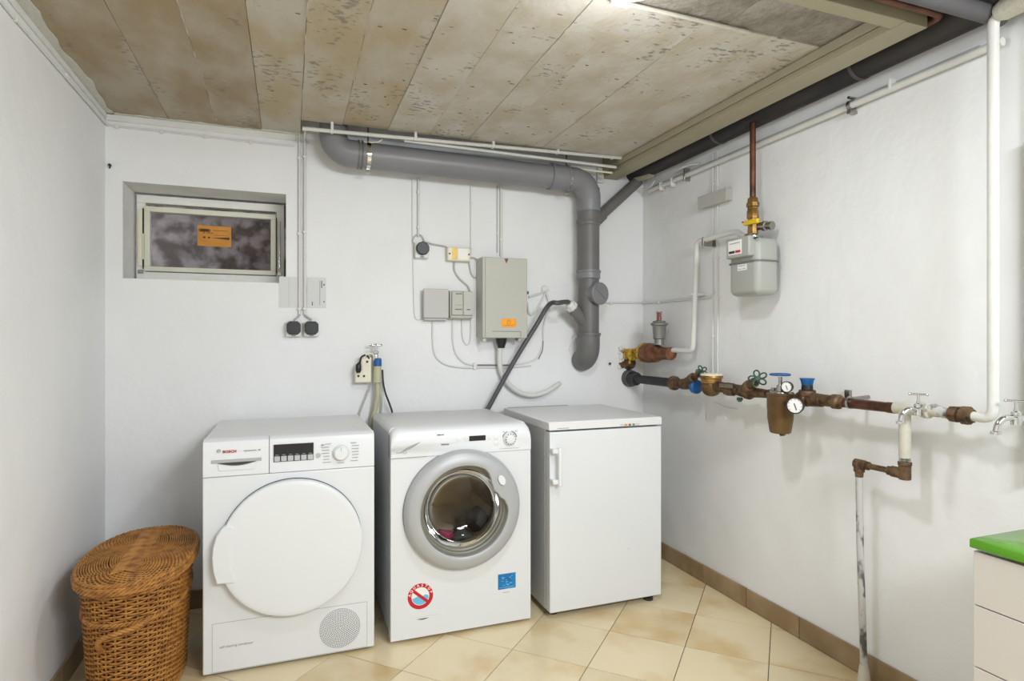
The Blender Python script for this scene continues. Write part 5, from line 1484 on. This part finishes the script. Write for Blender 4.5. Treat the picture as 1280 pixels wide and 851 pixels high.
# white gas pipe
gp = [Vector((1.865, gpy+.050, zt_m+.012)), FX(921, 289, 1.872), FX(871.5, 302, 1.872), FX(866, 438.5, 1.872), FX(836, 437.5, 1.852)]
gp[1] = Vector((1.872, gp[1].y, gp[1].z)); 
gp[4].z = gp[4].z
o = MB().tube(corner_path(gp, .028), .0128, 14).build('white_gas_pipe', M_whitepipe); tag(o, 'white painted gas pipe from the regulator up to the gas meter', 'pipe')
p = FX(881, 302, 1.872); mb = MB(); mb.box(1.858, RX-.0005, p.y-.008, p.y+.008, p.z-.022, p.z+.020); mb.cyl((1.862, p.y, p.z+.026), (1.862, p.y, p.z-.03), .004); mb.build('pipe_clamp', M_steel, o, bevel=.002)
p = FX(866, 368, 1.872); mb = MB(); mb.box(1.857, RX-.0005, p.y-.017, p.y+.017, p.z-.007, p.z+.007); mb.build('pipe_clamp', M_trimwhite, o, bevel=.002)
# regulator
rgx = 1.845
rp = FX(824, 437, rgx)
rg = thing('gas_regulator', (rgx, rp.y, rp.z-.03), 'silver gas regulator with red cap on a rusty body in the corner', 'regulator')
rt_ = FX(824.5, 431, rgx).z
def rz(v): return FX(824.5, v, rgx).z
MB().lathe((rgx, rp.y, rt_), Z_, [(0, .026), (rz(424)-rt_, .026), (rz(423)-rt_, .032), (rz(408.5)-rt_, .036), (rz(407)-rt_, .040), (rz(406)-rt_, .046), (rz(404)-rt_, .047), (rz(403)-rt_, .036), (rz(401)-rt_, .032), (rz(400.5)-rt_, .014)], 28).build('diaphragm_housing', M_regul, rg)
MB().lathe((rgx, rp.y, rz(400.8)), Z_, [(0, .010), (rz(391)-rz(400.8), .010)], 16).build('red_cap', M_red, rg)
mb = MB(); hz_ = [Vector((rgx+.0145*math.cos(2*PI*k/12), rp.y+.0145*math.sin(2*PI*k/12), rz(400.8)+(rz(390)-rz(400.8))*k/60)) for k in range(61)]
mb.tube(hz_, .002, 6); mb.ring((rgx, rp.y, rz(390)), X_, Y_, .008, .0165, (0, 0, .003), 24); mb.build('spring', M_regul, rg)
fl = FX(811, 441, rgx)
y806, y820, y829, y838 = [FX(q_, 441, rgx).y for q_ in (807, 820, 829, 839)]
mb = MB(); mb.lathe((rgx, y806, fl.z), -Y_, [(0, .048), (.01, .053), (.03, .055), (y806-y820, .050), (y806-y820+.02, .040), (y806-y829, .033), (y806-y838-.02, .031), (y806-y838-.018, .034), (y806-y838, .034), (y806-y838+.002, .018)], 28)
mb.build('regulator_body', M_rustred, rg)
MB().lathe((rgx, FX(805, 441, rgx).y, fl.z), -Y_, [(0, .055), (.012, .055)], 32).build('yellow_flange', M_yellowold, rg)
# yellow gas valve at the wall corner
yv = thing('gas_valve', (1.85, BY-.03, rp.z-.05), 'worn yellow gas shut-off valve where the pipe leaves the corner', 'valve')
cv = Vector((1.842, BY-.055, FY(790, 443, BY-.055).z))
cv.x = FY(789, 443, BY-.055).x
mb = MB(); mb.cyl((rgx, FX(805, 441, rgx).y-.005, fl.z), (rgx-.02, BY-.03, fl.z), .013); mb.cyl((cv.x, BY, cv.z), (cv.x, BY-.07, cv.z), .026, .018)
mb.build('valve_stem', M_yellowold, yv)
mb = MB()
mb.lathe((cv.x-.0, BY-.015, cv.z), -Y_, [(0, .032), (.014, .034), (.016, .026), (.045, .024), (.047, .034), (.058, .034)], 12)
for k in range(3):
    t = 2*PI*k/3+.4; mb.cyl((cv.x, BY-.045, cv.z), (cv.x+.052*math.cos(t), BY-.050, cv.z+.052*math.sin(t)), .007)
mb.build('valve_body', M_yellowold, yv)
mb = MB(); mb.lathe((cv.x+.012, BY-.002, cv.z-.050), -Y_, [(0, .040), (.03, .034), (.045, .020)], 10); mb.lathe((cv.x-.03, BY-.002, cv.z-.060), -Y_, [(0, .022), (.02, .016)], 9); mb.build('rusty_root', M_rust, yv)
mb = MB(); rr = random.Random(14)
for k in range(9): mb.sphere((cv.x-.03+rr.uniform(-.02, .03), BY-.006, cv.z-.07+k*.013), rr.uniform(.010, .017), 1, .6, 1, 8, 6)
mb.build('broken_plaster', M_trimwhite, yv)
box('red_tape', M_red, (rgx-.02, rgx+.02, BY-.110, BY-.085, fl.z-.004, fl.z+.026), yv, bevel=.006)

# ================================================================== WATER LINE (right wall)
WXc = RX-.095
wz = 0.983
def yy_(u): return FX(u, 480, WXc).y
black = thing('sleeved_water_pipe', (WXc, yy_(810), wz-.02), 'black sleeved water pipe coming out of the corner', 'pipe')
MB().cyl((WXc, BY-.012, wz), (WXc, yy_(845), wz), .0235, seg=20).build('black_sleeve', M_rubber, black)
mb = MB(); mb.lathe((WXc, BY-.001, wz), -Y_, [(0, .050), (.035, .046), (.038, .030)], 20); mb.build('wall_collar', mat('grey_collar', rgb(96, 96, 98), .7, var=.3, vscale=30), black)
MB().lathe((WXc, BY-.030, wz), -Y_, [(0, .042), (.05, .038), (.052, .026)], 24).build('collar', M_rubber, black)
def wheel_petal(mb, c, d, R, r=.0030, n=5):
    a, b, d = frame_of(d); pts = []
    m = 60
    for k in range(n):
        ctr = c+(a*math.cos(2*PI*k/n)+b*math.sin(2*PI*k/n))*R*.62
        mb.tube([ctr+((a*math.cos(2*PI*k/n)+b*math.sin(2*PI*k/n))*math.cos(q)*.40+(a*-math.sin(2*PI*k/n)+b*math.cos(2*PI*k/n))*math.sin(q)*.30)*R for q in [2*PI*i/14 for i in range(14)]], r, 6, closed=True)
    mb.lathe(c-d*.004, d, [(0, R*.24), (.009, R*.24)], 12)
def stop_valve(u0, u1, ub, vb, label, nutm=M_rust, big=True):
    y0, y1 = yy_(u0), yy_(u1)
    t = thing('stop_valve', (WXc, (y0+y1)/2, wz-.03), label, 'valve')
    mb = MB(); mb.lathe((WXc, y0, wz), -Y_, [(0, .026), (.003, .037), (.020, .037), (.022, .031), (.030, .031), (.032, .026), (.06, .022)], 12)
    L_ = y0-y1
    mb.lathe((WXc, y0-.05, wz), -Y_, [(0, .021), (L_*.5-.05, .027), (L_-.05, .020)], 18)
    bod = mb.build('valve_body', M_rust, t)
    tip = FX(ub, vb, WXc-.035)
    base = Vector((WXc, yy_((u0+u1)/2+2), wz+.004)); d = (tip-base); L2 = d.length; d.normalize()
    MB().lathe(base, d, [(0, .024), (L2*.35, .021), (L2*.37, .024), (L2*.5, .024), (L2*.52, .013), (L2*.75, .012), (L2*.76, .016), (L2*.84, .014), (L2*.86, .005), (L2, .005)], 14).build('bonnet', M_rust, t)
    mb = MB(); wheel_petal(mb, base+d*L2, d, .028); mb.build('green_handwheel', M_green, t)
    return t
stop_valve(841, 868, 877.5, 464, 'angled stop valve with small green wheel left of the water meter')
stop_valve(931, 917, 948, 471, 'angled stop valve with larger green wheel right of the water meter') if False else None
# water meter
wmx = WXc-.004
my = yy_(889)
mt = thing('water_meter', (WXc, my, wz-.05), 'brass water meter with cream cap and blue collar ring', 'water meter')
def mzv(v): return FX(890, v, WXc).z
mb = MB(); mb.sphere((WXc, my, wz+.000), .047, 1, 1, .92, 24, 14); mb.build('meter_body', M_bronze, mt)
MB().lathe((WXc, my, wz+.020), Z_, [(0, .046), (.020, .046), (.022, .052), (mzv(469.5)-wz-.022, .053), (mzv(468.5)-wz-.020, .050)], 30).build('meter_head', M_brass, mt)
MB().lathe((WXc, my, mzv(469.2)), Z_, [(0, .051), (.006, .051), (.010, .044), (.011, 0)], 30).build('cream_lid', M_cream, mt)
mb = MB(); mb.lathe((WXc, yy_(868), wz-.006), -Y_, [(0, .028), (.004, .034), (.020, .034), (.024, .028)], 18); mb.build('blue_collar', M_bluepl, mt)
mb = MB(); mb.cyl((WXc, my-.03, wz+.006), (WXc, yy_(925), wz+.004), .026, .020); mb.lathe((WXc, yy_(908), wz), -Y_, [(0, .022), (.004, .030), (.05, .028), (.054, .022)], 8)
mb.build('outlet_union', M_rust, mt)
mb = MB(); mb.box(WXc-.031, WXc-.026, yy_(922), yy_(906), wz+.008, wz+.024); mb.build('label_plate', mat('worn_plate', rgb(140, 130, 112), .5, metal=.4, var=.4, vscale=60), mt)
# second angled valve (bonnet leans to the right)
t = thing('stop_valve', (WXc, yy_(930), wz-.03), 'angled stop valve with larger green wheel right of the water meter', 'valve')
mb = MB(); y0 = yy_(922); mb.lathe((WXc, y0, wz-.002), -Y_, [(0, .022), (.03, .026), (.055, .027), (.058, .033), (.075, .033), (.078, .025), (.10, .022), (yy_(922)-yy_(960), .017)], 12); mb.build('valve_body', M_rust, t)
tip = FX(947.5, 473, WXc-.05); base = Vector((WXc, yy_(928), wz-.004)); d = tip-base; L2 = d.length; d.normalize()
MB().lathe(base, d, [(0, .026), (L2*.3, .022), (L2*.32, .025), (L2*.48, .025), (L2*.50, .015), (L2*.72, .013), (L2*.73, .018), (L2*.82, .016), (L2*.84, .006), (L2, .006)], 14).build('bonnet', M_rust, t)
mb = MB(); wheel_petal(mb, base+d*L2, Vector((-.80, -.62, .45)), .036, .0034, 5); mb.build('green_handwheel', M_green, t)
MB().lathe((WXc-.01, yy_(927), wz-.030), -Z_, [(0, .013), (.012, .013), (.014, .008), (.018, .008)], 10).build('drain_plug', M_green, t)
# filter / pressure reducer
fyc = yy_(975); fxx = WXc-.035
fl_ = thing('water_filter', (fxx, fyc, .83), 'bronze water filter housing with blue wheel and pressure gauges', 'water filter')
fyc = FX(975.5, 515, fxx).y
def fzv(v): return FX(975.5, v, fxx).z
ztop, zbt = fzv(491), fzv(541)
H_ = ztop-zbt
mb = MB(); mb.lathe((fxx, fyc, zbt), Z_, [(0, .034), (.004, .039), (H_*.08, .0405), (H_*.36, .0475), (H_*.60, .0485), (H_*.62, .0495), (H_*.94, .0495), (H_*.95, .053), (H_*.985, .053), (H_, .045)], 32); hsg = mb.build('filter_bowl', M_bronze, fl_)
mb = MB(); mb.poly([(fxx-.002+p_[0], fyc+p_[1], zbt-.0+p_[2]) for p_ in ((0, .012, 0), (0, -.020, 0), (0, -.012, -.010), (0, -.002, -.012))], (.012, 0, 0)); mb.build('drain_spout', M_rust, fl_)
mb = MB(); mb.lathe((fxx, fyc, ztop), Z_, [(0, .042), (.006, .040), (.008, .016), (.030, .014), (.032, .010)], 20); mb.lathe((fxx, fyc, ztop+.02), Z_, [(0, .0075), (fzv(471)-ztop-.02, .0075)], 10); mb.lathe((fxx-.0, fyc+.034, ztop), Z_, [(0, .008), (.012, .008), (.013, .011), (.018, .011)], 8); mb.build('head', M_steel, fl_)
zw = fzv(468)
mb = MB()
a_, b_ = X_, Y_
cw_ = Vector((fxx, fyc, zw))
mb.tube([cw_+Vector((math.cos(2*PI*k/28)*(.034+.002*math.cos(5*2*PI*k/28)), math.sin(2*PI*k/28)*(.034+.002*math.cos(5*2*PI*k/28)), 0)) for k in range(28)], .0048, 8, closed=True)
for k in range(5): mb.cyl(cw_, cw_+Vector((math.cos(2*PI*k/5), math.sin(2*PI*k/5), 0))*.034, .004)
mb.lathe(cw_-Z_*.006, Z_, [(0, .010), (.012, .010)], 12); mb.build('blue_handwheel', M_bluewheel, fl_)
def gauge(name, c, d, R, dep):
    d = Vector(d).normalized(); a_, b_, _ = frame_of(d)
    mb = MB(); mb.lathe(c-d*dep, d, [(0, R*.55), (.003, R*.92), (dep-.006, R), (dep, R), (dep+.001, R*.88), (dep-.002, R*.86)], 28); g = mb.build(name, M_rubber, fl_)
    MB().lathe(c-d*.003, d, [(0, R*.88), (.0015, R*.88)], 28).build('dial_face', M_paper, g)
    mb = MB(); up = (Z_-d*d.z).normalized(); sd = up.cross(d)
    mb.obox(c+d*.0003-up*R*.12+sd*R*.06, (up*-1+sd*.35).normalized(), d, (sd+up*.35).normalized(), R*.42, .0008, R*.045)
    for k in range(9):
        t = math.radians(-40+k*32.5); e = sd*math.cos(t)+up*math.sin(t); mb.obox(c-d*.0012+e*R*.74, e, d, e.cross(d), R*.07, .0008, R*.02)
    mb.build('needle', M_black, g, smooth=False)
    return g
gc1 = FX(983, 483.5, fxx-.02)
g1o = gauge('small_gauge', gc1, (-.86, -.45, 0), .0215, .026)
gc2 = FX(993.5, 507, fxx-.035)
g2o = gauge('large_gauge', gc2, (-.86, -.5, 0), .031, .030)
mb = MB(); mb.cyl(gc1+Vector((.02, .01, 0)), Vector((fxx, fyc, ztop+.014)), .007); mb.build('gauge_stem', M_steel, fl_)
mb = MB(); mb.cyl(gc2+Vector((.022, .012, 0)), (WXc, yy_(1001), wz+.004), .010); mb.build('gauge_stem', M_rust, fl_)
mb = MB(); mb.cyl((WXc, yy_(962), wz), (fxx, fyc, wz+.0), .018); mb.cyl((WXc, yy_(986), wz-.0), (fxx, fyc, wz), .020); mb.cyl((WXc, yy_(962), wz), (WXc, yy_(990), wz), .016); mb.build('pipe_joint', M_rust, fl_)
# blue-capped valve
by2 = FX(1009, 490, WXc).y
bv = thing('backflow_valve', (WXc, by2, wz-.03), 'brass fitting with bright blue knob right of the pressure gauges', 'valve')
def bz(v): return FX(1009, v, WXc).z
mb = MB(); mb.lathe((WXc, yy_(998), wz-.004), -Y_, [(0, .022), (.01, .028), (.045, .030), (.05, .024), (.06, .024), (.062, .027), (.11, .024), (.112, .019), (.13, .017)], 14); mb.lathe((WXc, by2, wz+.01), Z_, [(0, .024), (bz(495)-wz-.01, .026), (bz(494)-wz-.01, .030), (bz(488)-wz-.01, .030), (bz(487)-wz-.01, .020)], 20); mb.build('brass_body', M_rust, bv)
MB().lathe((WXc, by2, bz(489)), Z_, [(0, .028), (.005, .029), (.007, .021), (bz(481)-bz(489), .020)], 20).build('black_collar', M_black, bv)
MB().lathe((WXc, by2, bz(482)), Z_, [(0, .018), (.003, .020), (bz(476)-bz(482), .023), (bz(473.5)-bz(482), .027), (bz(472.5)-bz(482), .027)], 14).build('blue_knob', M_bluepl, bv)
# brown section to the tap
bp2 = thing('brown_water_pipe', (WXc, yy_(1070), wz-.02), 'corroded brown water pipe with threaded joints left of the chrome tap', 'pipe')
Lb = yy_(1022)-yy_(1120)
mb = MB(); ya = yy_(1022)
def dpos(u): return ya-yy_(u)
mb.lathe((WXc, ya, wz-.002), -Y_, [(0, .022), (dpos(1040), .022), (dpos(1042), .027), (dpos(1049), .027), (dpos(1051), .019), (dpos(1056), .018)], 10); mb.build('threaded_joint', M_rust, bp2)
mb = MB(); mb.lathe((WXc, yy_(1054), wz-.002), -Y_, [(0, .016), (.03, .0165), (.035, .018), (yy_(1054)-yy_(1110), .0165), (yy_(1054)-yy_(1109.9), .018), (yy_(1054)-yy_(1119), .018)], 14); mb.build('pipe', M_copper, bp2)
p = RW(1062, 500, 0)
mb = MB(); mb.cyl((RX, yy_(1061), wz+.016), (WXc, yy_(1063), wz+.012), .007); mb.ring((WXc, yy_(1063)-.005, wz), X_, Z_, .017, .022, (0, .010, 0), 20); mb.box(RX-.014, RX-.0003, p.y-.01, p.y+.01, wz+.0, wz+.035); mb.build('pipe_clamp', M_steel, bp2)
# white tee and drop pipe
WX2 = WXc
dp = thing('drop_pipe', (RX-.045, yy_(1131), 0.0), 'cream and rusty drop pipe stepping down the right wall to the floor', 'pipe')
pA_ = Vector((WXc, yy_(1119), wz)); pT = Vector((WXc, yy_(1131), wz))
xo = .060
pE = FX(1130, 590, RX-xo)
zE = pE.z
pT2 = FX(1131, 512, RX-xo-.02)
yd = pT.y
mb = MB(); mb.cyl(pA_, Vector((WXc, yy_(1150), wz)), .0185, seg=18)
mb.tube([Vector((WXc, yd, wz-.0)), Vector((WXc, yd, zE+.055))], .0175, 16); mb.build('cream_tee_pipe', M_creampipe, dp)
zE = FX(1130, 590, WXc).z; yd2 = yd
mb = MB()
for k in range(4): mb.ring((WXc, yd, zE+.030+k*.007), X_, Y_, .010, .0165, (0, 0, .004), 20)
mb.build('thread', M_steel, dp)
zE2 = FX(1130, 592, WXc).z; yl = FX(1074, 583, WXc).y
mb = MB(); mb.lathe((WXc, yd, zE2-.018), Z_, [(0, .016), (.002, .018), (.044, .018), (.046, .020), (.056, .020)], 12); mb.cyl((WXc, yd, zE2), (WXc, yl, zE2), .0098)
mb.lathe((WXc, yd+.004, zE2), Y_, [(0, .018), (.038, .018), (.039, .015), (.052, .015)], 12)
mb.lathe((WXc, yl-.036, zE2), Y_, [(0, .015), (.014, .015), (.015, .017), (.050, .017)], 12); mb.lathe((WXc, yl, zE2+.014), -Z_, [(0, .015), (.002, .0175), (.040, .0175), (.041, .014), (.058, .013)], 12)
mb.build('rusty_elbow_run', M_rust, dp)
zlo_ = .045
mb = MB(); mb.tube([(WXc, yl, zE2-.04), (WXc+.004, yl, .50), (RX-.072, yl+.002, .10), (RX-.070, yl+.002, .02)], .0115, 12); mb.build('lower_pipe', M_oldpipe, dp)
MB().lathe((RX-.070, yl+.002, 0.0), Z_, [(0, .022), (.02, .021), (.06, .017), (.085, .012)], 14).build('floor_sleeve', M_creampipe, dp)
# chrome tap on the line
def tap(loc, label, sc=1.0, outdir=-1):
    x, y, z = loc
    t = thing('water_tap', (x, y, z), label, 'tap')
    mb = MB()
    mb.cyl((RX-.0, y, z) if outdir == 0 else (x+.10 if x+.10 < RX else RX, y, z), (x, y, z), .011*sc)
    mb.lathe((x, y, z-.022*sc), Z_, [(0, .012), (.004, .018*sc), (.030*sc, .019*sc), (.036*sc, .014*sc), (.040*sc, .018*sc), (.052*sc, .018*sc), (.056*sc, .009*sc), (.068*sc, .007*sc)], 16)
    mb.build('tap_body', M_chrome, t)
    mb = MB(); sp = smooth_path([(x-.0, y, z), (x-.040*sc, y+.014*sc, z+.004), (x-.066*sc, y+.024*sc, z-.016*sc), (x-.076*sc, y+.028*sc, z-.050*sc)], 6)
    mb.tube(sp, .0125*sc, 14); e = sp[-1]; mb.lathe(e+Z_*.002, -Z_, [(0, .013*sc), (.002, .020*sc), (.009, .020*sc), (.010, .012*sc)], 18); mb.build('spout', M_chrome, t)
    zt = z+.075*sc
    mb = MB(); mb.cyl((x, y, z+.04*sc), (x, y, zt), .0058*sc); d = Vector((.45, -1, 0)).normalized()
    mb.cyl(Vector((x, y, zt))-d*.034*sc, Vector((x, y, zt))+d*.034*sc, .0048*sc); mb.sphere(Vector((x, y, zt))-d*.034*sc, .0065*sc, seg=10, rings=6); mb.sphere(Vector((x, y, zt))+d*.034*sc, .0065*sc, seg=10, rings=6); mb.build('tee_handle', M_chrome, t)
    return t
q = FX(1148, 513, WXc-.045)
tap((q.x, q.y, q.z), 'chrome garden tap in the middle of the right wall water line', .66)
q = FX(1270, 524, RX-.10)
tap((q.x, q.y, q.z), 'second chrome tap at the right edge above the green basin', .66)
# line behind tap then rusty union, then riser
rs = thing('riser_pipe', (WXc, yy_(1235), wz), 'thick white riser pipe bending up to the ceiling at the right', 'pipe')
mb = MB(); mb.lathe((WXc, yy_(1150), wz+.002), -Y_, [(0, .020), (.015, .025), (.03, .025), (.034, .017), (.06, .017)], 14); mb.build('white_joint', M_creampipe, rs)
mb = MB(); y0 = yy_(1166); mb.tube([(WXc, yy_(1152), wz+.012), (WXc, yy_(1166), wz+.010), (WXc, yy_(1180), wz), (WXc, yy_(1188), wz)], .016, 14); mb.build('joint_pipe', M_oldpipe, rs)
ry = yy_(1187); mb = MB(); mb.lathe((WXc, ry, wz), -Y_, [(0, .017), (.004, .023), (.026, .024), (.028, .019), (.036, .020), (.038, .027), (.056, .027), (.058, .021), (.066, .020)], 10); mb.build('rusty_union', M_rust, rs)
ty = FX(1241.5, 300, WXc).y; zt4 = FX(1246, 22, WXc).z
mb = MB(); mb.tube(corner_path([(WXc, ry-.055, wz), (WXc, ty, wz-.002), (WXc, ty, zt4), (WXc+.02, ty-.03, zt4+.03)], .045, 7), .0142, 18); mb.build('white_riser', M_whitepipe, rs)
mb = MB(); e = Vector((WXc+.0, ty-.01, zt4+.012)); mb.lathe(e, Vector((0, -1, .05)), [(0, .022), (.02, .030), (.50, .030)], 20)
tag(mb.build('ceiling_pipe', M_creampipe), 'short thick white pipe at the top right corner', 'pipe')
p = RW(1284, 400, .012)
tag(MB().cyl((RX-.012, p.y, .80), (RX-.012, p.y, 1.75), .008).build('edge_conduit', M_cable), 'white conduit at the right frame edge above the basin', 'conduit')
# thin hanging wire + scuffs below the water meter
tag(MB().tube(smooth_path([RW(881, 497, .03), RW(881.5, 510, .02), RW(882.5, 525, .01)]), .0011, 5).build('hanging_wire', M_cablegrey), 'hair-thin wire hanging below the water meter', 'wire')
tag(MB().tube(smooth_path([RW(893, 502, .004), RW(906, 508, .004), RW(922, 511, .004)]), .0011, 5).build('hanging_wire', M_cablegrey), 'hair-thin wire curving on the wall right of the meter', 'wire')

# ================================================================== ceiling lamp, its conduit, and the added rear fill lamp
lt = thing('ceiling_lamp', (LAMP.x, LAMP.y, LAMP.z-.09), 'round white ceiling lamp at the top edge of the slab', 'lamp')
MB().lathe((LAMP.x, LAMP.y, SLAB), -Z_, [(0, .10), (.018, .10), (.022, .094)], 36).build('lamp_base', M_trimwhite, lt)
MB().lathe((LAMP.x, LAMP.y, SLAB-.020), -Z_, [(0, .080), (.008, .080), (.022, .064), (.032, .040), (.036, .015), (.037, 0)], 32).build('lamp_glass', M_opal, lt)
a = FZ(776, 2.5, SLAB-.008); b = FZ(936, 40.5, SLAB-.008)
o = MB().tube(smooth_path([(LAMP.x+.01, LAMP.y+.09, SLAB-.008), (a.x-.03, a.y-.012, SLAB-.008), a, a.lerp(b, .5), b]), .0065, 10).build('ceiling_conduit', M_creampipe); tag(o, 'cream conduit across the slab from the ceiling lamp', 'conduit')
box('fitting', M_trimwhite, (a.x-.03, a.x+.03, a.y-.010, a.y+.012, SLAB-.018, SLAB+.001), o, bevel=.004)
rl = thing('ceiling_lamp', (1.05, -0.75, 2.10), 'added white fluorescent fill lamp, unseen on the slab behind the camera', 'lamp')  # fixture made up to carry the rear fill light
box('fill_lamp_housing', M_trimwhite, (.45, 1.65, -.83, -.67, 2.10, SLAB+.002), rl, bevel=.004)
